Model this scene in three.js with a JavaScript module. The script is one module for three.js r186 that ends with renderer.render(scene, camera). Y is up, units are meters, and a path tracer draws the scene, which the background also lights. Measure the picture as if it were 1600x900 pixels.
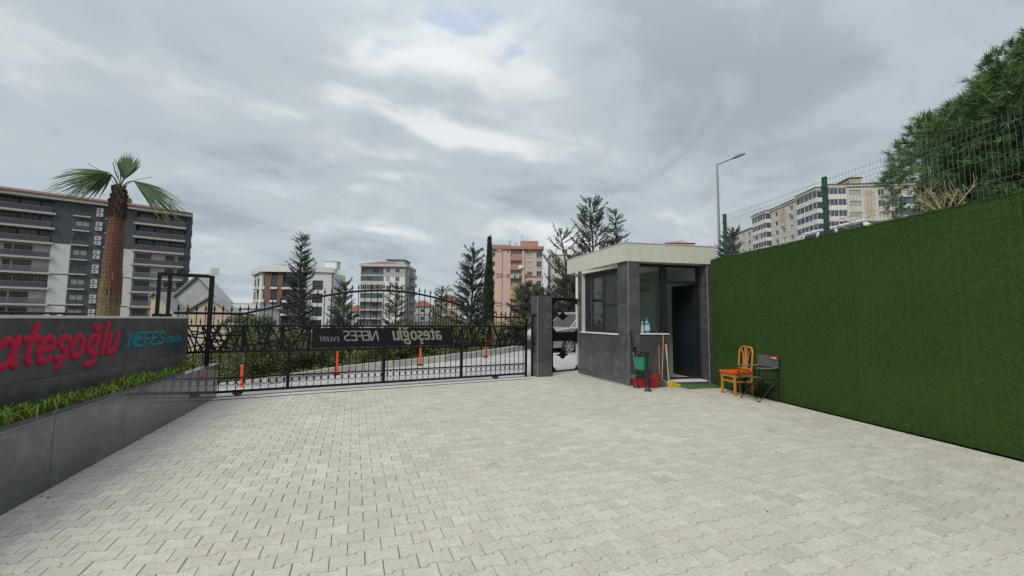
import * as THREE from 'three';
import { mergeGeometries } from 'three/addons/utils/BufferGeometryUtils.js';
import { RoundedBoxGeometry } from 'three/addons/geometries/RoundedBoxGeometry.js';
import { FontLoader } from 'three/addons/loaders/FontLoader.js';

// ---------------------------------------------------------------- camera, sky, sun, exposure
const scene = new THREE.Scene();
const camera = new THREE.PerspectiveCamera(69.22, 16 / 9, 0.05, 4000);
camera.position.set(0, 1.5, 0);
camera.rotation.set(Math.atan(50 / 652), 0, 0.010, 'YXZ');
camera.updateMatrixWorld(true);
camera.updateProjectionMatrix();
scene.add(camera);

const renderer = new THREE.WebGLRenderer({ antialias: true });
renderer.setSize(1024, 576);
renderer.toneMapping = THREE.LinearToneMapping;
renderer.toneMappingExposure = 1.58;
renderer.shadowMap.enabled = true;

function rng(seed) { let a = seed >>> 0; return () => { a = (a + 0x6D2B79F5) | 0; let t = Math.imul(a ^ (a >>> 15), 1 | a); t = (t + Math.imul(t ^ (t >>> 7), 61 | t)) ^ t; return ((t ^ (t >>> 14)) >>> 0) / 4294967296; }; }
const hash2 = (x, y, s) => { let h = Math.imul(x | 0, 374761393) ^ Math.imul(y | 0, 668265263) ^ Math.imul(s | 0, 2147483647 ^ 1274126177); h = Math.imul(h ^ (h >>> 13), 1274126177); return ((h ^ (h >>> 16)) >>> 0) / 4294967296; };
const sm = t => t * t * (3 - 2 * t), clamp = (v, a, b) => Math.min(b, Math.max(a, v)), mix = (a, b, t) => a + (b - a) * t;
const sstep = (a, b, v) => sm(clamp((v - a) / (b - a), 0, 1));
function vnoise(x, y, s, wrap = 0) {
  const xi = Math.floor(x), yi = Math.floor(y), u = sm(x - xi), v = sm(y - yi);
  const w = k => wrap ? ((k % wrap) + wrap) % wrap : k;
  return mix(mix(hash2(w(xi), w(yi), s), hash2(w(xi + 1), w(yi), s), u), mix(hash2(w(xi), w(yi + 1), s), hash2(w(xi + 1), w(yi + 1), s), u), v);
}
function fbm(x, y, s, oct = 5, wrap = 0) { let a = 0.5, f = 1, r = 0, t = 0; for (let i = 0; i < oct; i++) { r += a * vnoise(x * f, y * f, s + i * 17, wrap ? wrap * f : 0); t += a; a *= 0.5; f *= 2; } return r / t; }

{ // overcast sky: one broken layer of cloud drawn out along the wind, a little brighter towards the zenith
  const W = 2048, H = 1024, data = new Float32Array(W * H * 4);
  const ca = Math.cos(-0.57), sa = Math.sin(-0.57);
  const banks = [ // long banks of thin, bright (or thick, dark) cloud: place on the layer, half length, half width, strength
    [-0.37, -1.31, 0.36, 0.085, 0.46], [-0.085, -1.46, 0.26, 0.075, 0.50], [-0.66, -1.38, 0.55, 0.15, 0.26], [-0.22, -1.08, 0.48, 0.15, 0.22], [-0.63, -1.07, 0.30, 0.05, 0.20],
    [0.36, -2.5, 0.6, 0.14, 0.50], [-0.76, -2.32, 0.46, 0.11, 0.38], [0.31, -1.5, 0.13, 0.08, 0.34], [-1.24, -0.99, 0.36, 0.11, 0.30], [0.045, -1.19, 0.22, 0.11, 0.16],
    [0.65, -1.27, 0.7, 0.25, -0.22], [-1.13, -1.47, 0.6, 0.15, -0.26], [0.21, -1.88, 0.8, 0.17, -0.18], [0.96, -0.88, 0.6, 0.35, -0.14], [-0.54, -1.14, 0.26, 0.06, -0.14]];
  const dark = [0.275, 0.322, 0.368], mid = [0.375, 0.422, 0.458], lit = [0.60, 0.628, 0.642], blue = [0.30, 0.385, 0.52];
  for (let j = 0; j < H; j++) {
    const el = ((j + 0.5) / H - 0.5) * Math.PI, sy = Math.sin(el), cy = Math.cos(el);
    for (let i = 0; i < W; i++) {
      const o = (j * W + i) * 4;
      if (sy < -0.02) { data[o] = 0.30; data[o + 1] = 0.31; data[o + 2] = 0.31; data[o + 3] = 1; continue; }
      const az = ((i + 0.5) / W - 0.5) * 2 * Math.PI, k = 1 / (Math.max(sy, 0) + 0.20), px = Math.cos(az) * cy * k, pz = Math.sin(az) * cy * k;
      const u = px * ca + pz * sa, v = -px * sa + pz * ca;
      const wx = fbm(u * 2.0 + 7, v * 2.6 + 3, 11, 5) - 0.5, wy = fbm(u * 2.0 - 5, v * 2.6 + 9, 23, 5) - 0.5;
      let c = 0.44 + (fbm(u * 1.7 + wx * 0.9 + 4.2, v * 2.7 + wy * 0.9 + 1.7, 5, 6) - 0.5) * 1.0 + (fbm(u * 5.2 + wx * 1.6, v * 6.8 + wy * 1.6, 41, 6) - 0.5) * 0.42 + (Math.abs(2 * fbm(u * 3.4 + wx * 1.5 + 31, v * 4.4 + wy * 1.5 + 17, 91, 5) - 1) - 0.18) * 0.42;
      for (const [bx, bz, L, B, s] of banks) {
        const dx = px - bx + wx * 0.36, dz = pz - bz + wy * 0.36, du = (dx * ca + dz * sa) / L, dv = (-dx * sa + dz * ca) / B;
        c += s * Math.exp(-(du * du + dv * dv));
      }
      const gx = px + wx * 0.5, gz = pz + wy * 0.5, gap = Math.exp(-(((gx + 0.187) / 0.10) ** 2 + ((gz + 0.96) / 0.045) ** 2)) + 0.8 * Math.exp(-(((gx + 0.062) / 0.08) ** 2 + ((gz + 1.065) / 0.036) ** 2));
      c = clamp(c, 0.0, 1.15);
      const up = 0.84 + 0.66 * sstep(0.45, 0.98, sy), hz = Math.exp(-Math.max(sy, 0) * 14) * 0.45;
      const b = clamp((gap * 1.2 - 0.55 + (fbm(u * 9 + wx * 4, v * 16 + wy * 3, 77, 6) - 0.5) * 3.4) * Math.min(1, gap * 2), 0, 0.62);
      for (let q = 0; q < 3; q++) {
        let col = c < 0.5 ? mix(dark[q], mid[q], sm(c * 2)) : mix(mid[q], lit[q], sm(clamp((c - 0.5) / 0.62, 0, 1)));
        col = mix(col, [0.48, 0.53, 0.56][q], hz);
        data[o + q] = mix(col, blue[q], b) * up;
      }
      data[o + 3] = 1;
    }
  }
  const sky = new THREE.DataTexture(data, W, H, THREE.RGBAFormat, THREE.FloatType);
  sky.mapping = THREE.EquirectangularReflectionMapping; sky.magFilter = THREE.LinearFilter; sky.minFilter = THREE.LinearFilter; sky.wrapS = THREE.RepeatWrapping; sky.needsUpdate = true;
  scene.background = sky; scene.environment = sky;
}
const sun = new THREE.DirectionalLight(new THREE.Color(1.0, 0.95, 0.87), 1.5);
sun.position.set(-22, 40, 26); sun.target.position.set(0, 0, -6); scene.add(sun, sun.target);
sun.castShadow = true; sun.shadow.radius = 40; sun.shadow.mapSize.set(4096, 4096);
Object.assign(sun.shadow.camera, { left: -40, right: 40, top: 40, bottom: -40, near: 1, far: 140 });

// ---------------------------------------------------------------- helpers
const V = (x, y, z) => new THREE.Vector3(x, y, z), UP = V(0, 1, 0);
const names = {};
function numbered(n) { const k = names[n] = (names[n] ?? -1) + 1; return k ? `${n}_${String(k).padStart(3, '0')}` : n; }
function tag(o, label, category, group) { o.userData.label = label; o.userData.category = category; if (group) o.userData.group = group; return o; }
function thing(name, label, category, p = [0, 0, 0], turn = 0, group) { const o = new THREE.Group(); o.name = numbered(name); o.position.set(...p); o.rotation.y = turn; scene.add(o); return tag(o, label, category, group); }
function struct(name, geo, mat) { const m = new THREE.Mesh(geo, mat); m.name = numbered(name); m.userData.kind = 'structure'; scene.add(m); return m; }
function mesh(name, geo, mat, parent, x = 0, y = 0, z = 0) { const m = new THREE.Mesh(geo, mat); m.name = name; m.position.set(x, y, z); parent.add(m); return m; }
const turnOf = (dx, dz) => Math.atan2(-dz, dx);
function metreUV(g) { // texture coordinates in metres, from the dominant axis of each face
  if (g.index) g = g.toNonIndexed();
  if (!g.attributes.normal) g.computeVertexNormals();
  const p = g.attributes.position, n = g.attributes.normal, uv = new Float32Array(p.count * 2);
  for (let i = 0; i < p.count; i += 3) {
    const ax = Math.abs(n.getX(i) + n.getX(i + 1) + n.getX(i + 2)), ay = Math.abs(n.getY(i) + n.getY(i + 1) + n.getY(i + 2)), az = Math.abs(n.getZ(i) + n.getZ(i + 1) + n.getZ(i + 2));
    for (let k = i; k < i + 3; k++) {
      const x = p.getX(k), y = p.getY(k), z = p.getZ(k);
      uv[2 * k] = ay >= ax && ay >= az ? x : ax > az ? z : x; uv[2 * k + 1] = ay >= ax && ay >= az ? z : y;
    }
  }
  g.setAttribute('uv', new THREE.BufferAttribute(uv, 2));
  return g;
}
class GB { // collects shapes in one local frame and joins them into one geometry
  constructor(M) { this.g = []; this.M = M; }
  add(g, m) { g = g.index ? g.toNonIndexed() : g.clone(); for (const k of Object.keys(g.attributes)) if (!['position', 'normal'].includes(k)) g.deleteAttribute(k); if (!g.attributes.normal) g.computeVertexNormals(); if (m) g.applyMatrix4(m); this.g.push(g); return this; }
  box(x, y, z, w, h, d, ry = 0, rz = 0) { return this.add(new THREE.BoxGeometry(w, h, d), new THREE.Matrix4().compose(V(x, y, z), new THREE.Quaternion().setFromEuler(new THREE.Euler(0, ry, rz, 'YXZ')), V(1, 1, 1))); }
  span(x0, x1, y0, y1, z0, z1) { return this.box((x0 + x1) / 2, (y0 + y1) / 2, (z0 + z1) / 2, Math.abs(x1 - x0), Math.abs(y1 - y0), Math.abs(z1 - z0)); }
  rbox(x, y, z, w, h, d, r = 0.01, ry = 0) { return this.add(new RoundedBoxGeometry(w, h, d, 2, r), new THREE.Matrix4().compose(V(x, y, z), new THREE.Quaternion().setFromAxisAngle(UP, ry), V(1, 1, 1))); }
  bar(a, b, w, d = w) { const A = V(...a), B = V(...b), L = A.distanceTo(B), dir = B.clone().sub(A).normalize(); const q = new THREE.Quaternion().setFromUnitVectors(UP, dir); return this.add(new THREE.BoxGeometry(w, L, d), new THREE.Matrix4().compose(A.add(B).multiplyScalar(0.5), q, V(1, 1, 1))); }
  cyl(a, b, r0, r1 = r0, seg = 8, open = false) { const A = V(...a), B = V(...b), L = A.distanceTo(B), dir = B.clone().sub(A).normalize(); return this.add(new THREE.CylinderGeometry(r1, r0, L, seg, 1, open), new THREE.Matrix4().compose(A.add(B).multiplyScalar(0.5), new THREE.Quaternion().setFromUnitVectors(UP, dir), V(1, 1, 1))); }
  tube(pts, r, seg = 16, rad = 6, closed = false) { return this.add(new THREE.TubeGeometry(new THREE.CatmullRomCurve3(pts.map(p => V(...p)), closed, 'catmullrom', 0.5), seg, r, rad, closed)); }
  sphere(x, y, z, r, sx = 1, sy = 1, sz = 1, a = 10, b = 8) { return this.add(new THREE.SphereGeometry(r, a, b), new THREE.Matrix4().compose(V(x, y, z), new THREE.Quaternion(), V(sx, sy, sz))); }
  tri(...v) { const g = new THREE.BufferGeometry(); g.setAttribute('position', new THREE.Float32BufferAttribute(v.flat(), 3)); g.computeVertexNormals(); return this.add(g); }
  quad(a, b, c, d) { return this.tri(a, b, c, a, c, d); }
  geo() { let g = mergeGeometries(this.g); if (this.M) g.applyMatrix4(this.M); return metreUV(g); }
  build(name, mat, parent) { const m = new THREE.Mesh(this.geo(), mat); m.name = name; parent.add(m); return m; }
}
class Face { // one upright plane of a building: x to the right, y up, z outward, in its parent's frame
  constructor(parent, x, z, dx, dz, y = 0) { this.parent = parent; this.q = new THREE.Quaternion().setFromAxisAngle(UP, turnOf(dx, dz)); this.M = new THREE.Matrix4().compose(V(x, y, z), this.q, V(1, 1, 1)); }
  gb() { return new GB(this.M); }
  put(name, geo, mat, x, y, z, parent = this.parent) { const m = new THREE.Mesh(geo, mat); m.name = name; m.position.set(x, y, z).applyMatrix4(this.M); m.quaternion.copy(this.q); parent.add(m); return m; }
  wall(name, mat, x0, x1, y0, y1, holes, depth = 0.3, parent = this.parent) {
    const s = new THREE.Shape([[x0, y0], [x1, y0], [x1, y1], [x0, y1]].map(p => new THREE.Vector2(...p)));
    for (const [a, b, c, d] of holes) s.holes.push(new THREE.Path([[a, c], [a, d], [b, d], [b, c]].map(p => new THREE.Vector2(...p))));
    const g = new THREE.ExtrudeGeometry(s, { depth, bevelEnabled: false }); g.translate(0, 0, -depth);
    return this.gb().add(g).build(name, mat, parent);
  }
  window(x, y, w, h, { n = 2, frame = M.whiteFrame, pane = M.farGlass, z = -0.16, transom = 0, sill = 0, parent = this.parent } = {}) { // x, y: centre
    const key = [w, h, n, transom, sill].map(v => +v.toFixed(2)).join();
    if (!winCache[key]) {
      const f = 0.07, b = new GB();
      b.box(0, h / 2 - f / 2, 0, w, f, 0.08).box(0, -h / 2 + f / 2, 0, w, f, 0.08).box(-w / 2 + f / 2, 0, 0, f, h - 2 * f, 0.08).box(w / 2 - f / 2, 0, 0, f, h - 2 * f, 0.08);
      for (let i = 1; i < n; i++) b.box(-w / 2 + w * i / n, 0, 0.003, f, h - 2 * f, 0.07);
      if (transom) b.box(0, transom, 0.006, w - 2 * f, f, 0.06);
      if (sill) b.box(0, -h / 2 - 0.05, 0.14, w + 0.2, 0.09, 0.34);
      winCache[key] = [b.geo(), metreUV(new THREE.BoxGeometry(w - 0.12, h - 0.12, 0.02))];
    }
    const fr = this.put('window', winCache[key][0], frame, x, y, z, parent);
    const p = new THREE.Mesh(winCache[key][1], pane); p.name = 'pane'; p.position.z = -0.02; fr.add(p);
    return fr;
  }
}
const winCache = {};

// ---------------------------------------------------------------- textures and materials
function tex(size, fn, metres, srgb = false) { // fn(u, v) -> grey or [r, g, b], linear; repeats every `metres`
  const d = new Uint8Array(size * size * 4);
  for (let j = 0; j < size; j++) for (let i = 0; i < size; i++) { const c = fn(i / size, j / size), o = (j * size + i) * 4; for (let q = 0; q < 3; q++) d[o + q] = clamp((Array.isArray(c) ? c[q] : c) * 255, 0, 255); d[o + 3] = 255; }
  const t = new THREE.DataTexture(d, size, size); t.wrapS = t.wrapT = THREE.RepeatWrapping; t.magFilter = THREE.LinearFilter; t.minFilter = THREE.LinearMipmapLinearFilter; t.generateMipmaps = true; if (srgb) t.colorSpace = THREE.SRGBColorSpace;
  t.repeat.set(1 / (metres[0] ?? metres), 1 / (metres[1] ?? metres)); t.needsUpdate = true; return t;
}
const T = {
  concrete: tex(512, (u, v) => 0.80 + 0.24 * (fbm(u * 4, v * 4, 3, 6, 4) - 0.5) + 0.22 * (fbm(u * 64, v * 64, 9, 2, 64) - 0.5) - (vnoise(u * 90, v * 90, 31, 90) > 0.94 ? 0.10 : 0), 0.9),
  concreteBump: tex(512, (u, v) => 0.5 + 0.55 * (fbm(u * 70, v * 70, 19, 3, 70) - 0.5), 0.6),
  plaster: tex(512, (u, v) => 0.90 + 0.14 * (fbm(u * 5, v * 5, 13, 6, 5) - 0.5) - 0.08 * sstep(0.55, 0.85, fbm(u * 7, v * 2, 47, 5, 1)), 4),
  plasterBump: tex(256, (u, v) => fbm(u * 50, v * 50, 29, 3, 50), 0.5),
  stone: tex(512, (u, v) => 0.80 + 0.75 * (fbm(u * 5, v * 5, 61, 6, 5) - 0.5) + 0.28 * sstep(0.90, 1.0, 1 - Math.abs(2 * fbm(u * 4, v * 4, 63, 5, 4) - 1)) + 0.16 * (fbm(u * 60, v * 60, 67, 2, 60) - 0.5), 2.3),
  stoneRough: tex(256, (u, v) => 0.55 + 0.5 * (fbm(u * 6, v * 6, 71, 5, 6) - 0.3), 1.7),
  turf: tex(512, (u, v) => { const a = fbm(u * 90, v * 90, 83, 2, 90), s = fbm(u * 14, v * 3, 89, 4, 1), b = 0.80 + 0.50 * (a - 0.5) + 0.36 * (s - 0.5) + 0.24 * (fbm(u * 3, v * 3, 97, 4, 3) - 0.5); return [b * 0.95, b, b * 0.9]; }, 1.7),
  turfBump: tex(512, (u, v) => fbm(u * 110, v * 80, 101, 2, 10), 1.1),
  ground: tex(512, (u, v) => { const a = fbm(u * 6, v * 6, 103, 6, 6), g = sstep(0.42, 0.6, fbm(u * 5, v * 5, 107, 5, 5)); return [mix(0.62, 0.30, g) * (0.5 + a), mix(0.52, 0.42, g) * (0.5 + a), mix(0.38, 0.16, g) * (0.5 + a)]; }, 9),
  wood: tex(256, (u, v) => { const g = fbm(u * 5, v * 60, 109, 4, 5) * 0.6 + 0.4 * fbm(u * 2, v * 14, 113, 3, 2); return 0.62 + 0.6 * (g - 0.35); }, [0.9, 0.25]),
  fibre: tex(256, (u, v) => 0.55 + 0.75 * (fbm(u * 40, v * 12, 127, 4, 4) - 0.3) - 0.12 * sstep(0.35, 0.5, Math.abs(((v * 9 + 1.1 * fbm(u * 6, v * 6, 131, 3, 6)) % 1) - 0.5)), 0.7),
  fibreBump: tex(256, (u, v) => fbm(u * 40, v * 14, 137, 3, 2), 0.5),
  bark: tex(256, (u, v) => 0.5 + 0.8 * (fbm(u * 30, v * 6, 139, 4, 6) - 0.4), 0.8),
  tileRoof: tex(256, (u, v) => 0.75 + 0.3 * Math.sin(u * 2 * Math.PI * 8) * 0.5 + 0.4 * (fbm(u * 8, v * 8, 149, 4, 8) - 0.5), 2.4),
  slab: tex(512, (u, v) => 0.82 + 0.3 * (fbm(u * 3, v * 3, 151, 6, 3) - 0.5) + 0.12 * (fbm(u * 80, v * 80, 157, 2, 80) - 0.5), 3),
  fabric: tex(128, (u, v) => 0.8 + 0.25 * Math.sin(u * 2 * Math.PI * 32) * Math.sin(v * 2 * Math.PI * 32) + 0.2 * (fbm(u * 8, v * 8, 163, 3, 8) - 0.5), 0.12),
};
const C = (r, g, b) => new THREE.Color().setRGB(r, g, b);
const mat = (r, g, b, rough, o = {}) => new THREE.MeshStandardMaterial({ color: C(r, g, b), roughness: rough, ...o });
const M = {
  bed: mat(0.25, 0.225, 0.175, 0.95, { map: T.concrete }),
  cement: mat(0.50, 0.475, 0.41, 0.9, { map: T.slab, bumpMap: T.concreteBump, bumpScale: 0.004 }),
  track: mat(0.60, 0.59, 0.55, 0.85, { map: T.slab, bumpMap: T.concreteBump, bumpScale: 0.002 }),
  road: mat(0.46, 0.455, 0.44, 0.9, { map: T.slab, bumpMap: T.concreteBump, bumpScale: 0.004 }),
  kerb: mat(0.44, 0.43, 0.40, 0.88, { map: T.concrete, bumpMap: T.concreteBump, bumpScale: 0.004 }),
  stone: mat(0.096, 0.101, 0.104, 0.46, { map: T.stone, roughnessMap: T.stoneRough }),
  stoneB: mat(0.086, 0.090, 0.094, 0.48, { map: T.stone, roughnessMap: T.stoneRough }),
  stoneC: mat(0.106, 0.110, 0.112, 0.45, { map: T.stone, roughnessMap: T.stoneRough }),
  polished: mat(0.118, 0.124, 0.127, 0.07, { map: T.stone }),
  polishedB: mat(0.126, 0.131, 0.133, 0.09, { map: T.stone }),
  grout: mat(0.36, 0.355, 0.34, 0.9),
  coping: mat(0.62, 0.60, 0.54, 0.6, { map: T.plaster }),
  trim: mat(0.55, 0.55, 0.55, 0.4, { metalness: 0.8 }),
  iron: new THREE.MeshPhysicalMaterial({ color: C(0.006, 0.0066, 0.0085), roughness: 0.5, specularIntensity: 0.5 }),
  ironPlate: new THREE.MeshPhysicalMaterial({ color: C(0.005, 0.008, 0.014), roughness: 0.6, specularIntensity: 0.3 }),
  paleGold: mat(0.23, 0.23, 0.165, 0.6), paleGrey: mat(0.25, 0.25, 0.235, 0.6),
  rusty: mat(0.07, 0.05, 0.04, 0.7, { metalness: 0.4 }),
  cream: mat(0.60, 0.585, 0.50, 0.85, { map: T.plaster, bumpMap: T.plasterBump, bumpScale: 0.003 }),
  interiorWhite: mat(0.80, 0.80, 0.77, 0.9, { map: T.plaster }), interior: mat(0.60, 0.60, 0.56, 0.9, { map: T.plaster }),
  whiteSill: mat(0.72, 0.71, 0.68, 0.35),
  alu: mat(0.014, 0.017, 0.023, 0.45),
  glass: new THREE.MeshPhysicalMaterial({ color: C(0.82, 0.9, 0.88), roughness: 0.03, transmission: 1, thickness: 0, ior: 1.5 }),
  solarGlass: new THREE.MeshPhysicalMaterial({ color: C(0.02, 0.025, 0.03), roughness: 0.02, ior: 2.3 }),
  net: mat(0.05, 0.055, 0.06, 0.8, { transparent: true, opacity: 0.55 }),
  turf: new THREE.MeshPhysicalMaterial({ color: C(0.046, 0.090, 0.0225), roughness: 0.95, specularIntensity: 0.3, map: T.turf, bumpMap: T.turfBump, bumpScale: 0.016 }),
  turfMat: mat(0.075, 0.145, 0.055, 0.95, { map: T.turf, bumpMap: T.turfBump, bumpScale: 0.012 }),
  fencePost: mat(0.012, 0.062, 0.045, 0.5, { metalness: 0.2 }),
  fenceWire: mat(0.13, 0.165, 0.15, 0.5, { metalness: 0.3 }),
  galv: mat(0.30, 0.31, 0.32, 0.5, { metalness: 0.7 }),
  lampGlass: mat(0.5, 0.5, 0.5, 0.3),
  red: mat(0.44, 0.008, 0.048, 0.9), teal: mat(0.014, 0.19, 0.26, 0.85),
  soil: mat(0.06, 0.045, 0.03, 0.98, { map: T.ground }),
  ground: mat(0.16, 0.17, 0.13, 0.98, { map: T.ground }),
  woodChair: mat(0.62, 0.27, 0.055, 0.38, { map: T.wood }),
  orangeSeat: mat(0.56, 0.085, 0.008, 0.45), greyCanvas: mat(0.115, 0.108, 0.122, 0.9, { map: T.fabric }),
  blackTube: mat(0.012, 0.013, 0.014, 0.35, { metalness: 0.3 }), redPatch: mat(0.55, 0.03, 0.05, 0.7), white: mat(0.78, 0.78, 0.76, 0.6),
  binGreen: mat(0.012, 0.19, 0.09, 0.4), binPost: mat(0.022, 0.04, 0.035, 0.5, { metalness: 0.3 }), blackBag: mat(0.012, 0.012, 0.013, 0.3),
  bucket: mat(0.34, 0.009, 0.016, 0.35), greyPlastic: mat(0.14, 0.15, 0.17, 0.5), yellow: mat(0.62, 0.42, 0.03, 0.45),
  handle: mat(0.46, 0.25, 0.13, 0.55, { map: T.wood }), paleHandle: mat(0.62, 0.56, 0.40, 0.5, { map: T.wood }),
  orangePost: mat(0.75, 0.075, 0.018, 0.55),
  bark: mat(0.12, 0.088, 0.06, 0.95, { map: T.bark, bumpMap: T.bark, bumpScale: 0.03 }),
  twig: mat(0.40, 0.33, 0.19, 0.9), greyTwig: mat(0.30, 0.26, 0.19, 0.9),
  palmTrunk: mat(0.19, 0.088, 0.058, 0.95, { map: T.fibre, bumpMap: T.fibreBump, bumpScale: 0.02 }), palmBase: mat(0.26, 0.18, 0.10, 0.95, { map: T.fibre, bumpMap: T.fibreBump, bumpScale: 0.02 }), palmBoot: mat(0.085, 0.05, 0.036, 0.9, { map: T.fibre }),
  palmLeaf: new THREE.MeshPhysicalMaterial({ color: C(0.085, 0.15, 0.055), roughness: 0.6, side: THREE.DoubleSide, transmission: 0.25, thickness: 0 }),
  palmTip: mat(0.30, 0.27, 0.06, 0.8, { side: THREE.DoubleSide }),
  grassBlade: mat(0.135, 0.25, 0.05, 0.6, { side: THREE.DoubleSide }),
  needle: mat(0.115, 0.145, 0.092, 0.9, { side: THREE.DoubleSide }),
  needleB: mat(0.082, 0.112, 0.086, 0.9, { side: THREE.DoubleSide }),
  cypress: mat(0.060, 0.100, 0.046, 0.9, { side: THREE.DoubleSide }),
  pine: mat(0.105, 0.195, 0.072, 0.85, { side: THREE.DoubleSide }),
  leaf: mat(0.13, 0.165, 0.062, 0.75, { side: THREE.DoubleSide }),
  leafB: mat(0.10, 0.14, 0.06, 0.75, { side: THREE.DoubleSide }),
  rubber: mat(0.014, 0.014, 0.015, 0.85),
  farGlass: mat(0.028, 0.036, 0.048, 0.12), farGlassB: mat(0.055, 0.065, 0.075, 0.15), curtain: mat(0.36, 0.36, 0.34, 0.55), tealGlass: mat(0.055, 0.15, 0.15, 0.12), blueGlass: mat(0.055, 0.08, 0.13, 0.12),
  whiteFrame: mat(0.68, 0.68, 0.67, 0.5), greyFrame: mat(0.10, 0.11, 0.13, 0.5), darkFrame: mat(0.035, 0.038, 0.045, 0.5),
  wallGrey: mat(0.098, 0.108, 0.125, 0.9, { map: T.plaster }), wallWhite: mat(0.76, 0.76, 0.73, 0.9, { map: T.plaster }), wallOff: mat(0.66, 0.63, 0.58, 0.9, { map: T.plaster }), wallMidGrey: mat(0.42, 0.43, 0.43, 0.9, { map: T.plaster }),  // dark grey, white, off-white and mid-grey plaster
  wallBeige: mat(0.56, 0.46, 0.36, 0.9, { map: T.plaster }), wallPink: mat(0.64, 0.475, 0.40, 0.9, { map: T.plaster }), pinkDark: mat(0.46, 0.255, 0.205, 0.9, { map: T.plaster }), ornament: mat(0.36, 0.09, 0.075, 0.9), wallPaleGrey: mat(0.44, 0.45, 0.46, 0.9, { map: T.plaster }),
  brickBrown: mat(0.20, 0.112, 0.088, 0.9, { map: T.plaster }), roofRed: mat(0.33, 0.105, 0.065, 0.9, { map: T.tileRoof }), roofBrown: mat(0.26, 0.115, 0.075, 0.9, { map: T.tileRoof }), roofDark: mat(0.22, 0.06, 0.05, 0.9, { map: T.tileRoof }), slate: mat(0.40, 0.42, 0.42, 0.85, { map: T.slab }), roofGrey: mat(0.30, 0.31, 0.31, 0.85, { map: T.slab }), eaveDark: mat(0.13, 0.10, 0.085, 0.8),
  slabEdge: mat(0.55, 0.54, 0.50, 0.85, { map: T.plaster }), railPanel: mat(0.075, 0.09, 0.11, 0.15, { transparent: true, opacity: 0.72 }), railLight: mat(0.16, 0.175, 0.19, 0.15, { transparent: true, opacity: 0.5 }), acBody: mat(0.56, 0.56, 0.54, 0.5), acFan: mat(0.16, 0.16, 0.16, 0.6), cloth: mat(0.5, 0.5, 0.55, 0.9), clothYellow: mat(0.58, 0.36, 0.08, 0.9), clothBlue: mat(0.08, 0.12, 0.25, 0.9),
  silver: new THREE.MeshPhysicalMaterial({ color: C(0.46, 0.47, 0.48), roughness: 0.32, metalness: 0.55, clearcoat: 1, clearcoatRoughness: 0.05 }),
  carWhite: new THREE.MeshPhysicalMaterial({ color: C(0.74, 0.75, 0.76), roughness: 0.3, clearcoat: 1, clearcoatRoughness: 0.05 }),
  carDark: new THREE.MeshPhysicalMaterial({ color: C(0.03, 0.034, 0.045), roughness: 0.3, clearcoat: 1, clearcoatRoughness: 0.05 }),
  carGlass: mat(0.015, 0.018, 0.02, 0.06), cladding: mat(0.035, 0.036, 0.038, 0.7), rim: mat(0.5, 0.5, 0.51, 0.35, { metalness: 0.8 }), headlight: mat(0.6, 0.62, 0.64, 0.12), tailRed: mat(0.3, 0.01, 0.01, 0.2),
};

// ---------------------------------------------------------------- the setting: terrain, road, court
const kerbPts = [[-26, -16.5, -2.6], [-14, -14.2, -1.35], [-8.5, -13.25, -0.74], [-5.85, -14.12, -0.36], [-3.3, -15.1, -0.13], [-1.1, -16.2, 0.08], [0.75, -18.2, 0.25], [2.2, -21.5, 0.45], [4, -26, 0.8], [8, -34, 1.5]];
const innerPts = [[-22, -13.6, -2.3], [-11.5, -11.2, -1.0], [-6.6, -8.6, -0.10], [-3.6, -8.98, -0.02], [-1.8, -9.96, -0.02], [0.45, -11.2, -0.02], [2.0, -12.25, -0.01], [4.7, -15, 0.05], [8.5, -21, 0.5], [13, -30, 1.2]];
const curveOf = pts => new THREE.CatmullRomCurve3(pts.map(p => V(p[0], p[2], p[1])), false, 'catmullrom', 0.4);
const kerbCurve = curveOf(kerbPts), innerCurve = curveOf(innerPts);
function terrainH(x, z) {
  const dx = x + 8.5, dz = z + 13.25, t = -(dx * 0.366 + dz * 0.93), s = clamp(dx * 0.93 - dz * 0.366, -30, 40);
  let yk = -0.74 + 0.1 * s; if (s > 12) yk = 0.46 + (s - 12) * 0.05;
  const n = (fbm(x * 0.06 + 50, z * 0.06 + 50, 201, 4) - 0.5) * 2;
  let h = t < 0.3 ? yk - 0.55 : yk - 0.12 - 0.22 * (t - 0.3) + 0.5 * n * Math.min(1, t / 6);
  if (t > 0) h = Math.max(h, -7 + n * 1.5 + sstep(60, 500, t) * 5);
  if (Math.hypot(x - 0.5, z + 4) < 10.5) h = -0.5;
  h += sstep(30, 160, x) * 20 * sstep(-10, -60, z);
  const far = Math.hypot(x, z); if (far > 500) h += 8 * sstep(500, 1600, far) * (0.4 + fbm(x * 0.003, z * 0.003, 207, 3));
  return h;
}
{
  const N = 150, p = [], idx = [], k = 5.2, sp = u => Math.sinh(k * u) / Math.sinh(k);
  for (let j = 0; j <= N; j++) for (let i = 0; i <= N; i++) { const x = -3 + 2600 * sp(i / N * 2 - 1), z = -20 + 2600 * sp(j / N * 2 - 1); p.push(x, terrainH(x, z), z); }
  for (let j = 0; j < N; j++) for (let i = 0; i < N; i++) { const a = j * (N + 1) + i; idx.push(a, a + N + 1, a + 1, a + 1, a + N + 1, a + N + 2); }
  const g = new THREE.BufferGeometry(); g.setAttribute('position', new THREE.Float32BufferAttribute(p, 3)); g.setIndex(idx); g.computeVertexNormals();
  struct('terrain', metreUV(g), M.ground);
}
const wallX = z => 4.82 + (z + 10.07) * 0.1657; // face of the turf wall in plan
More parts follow.
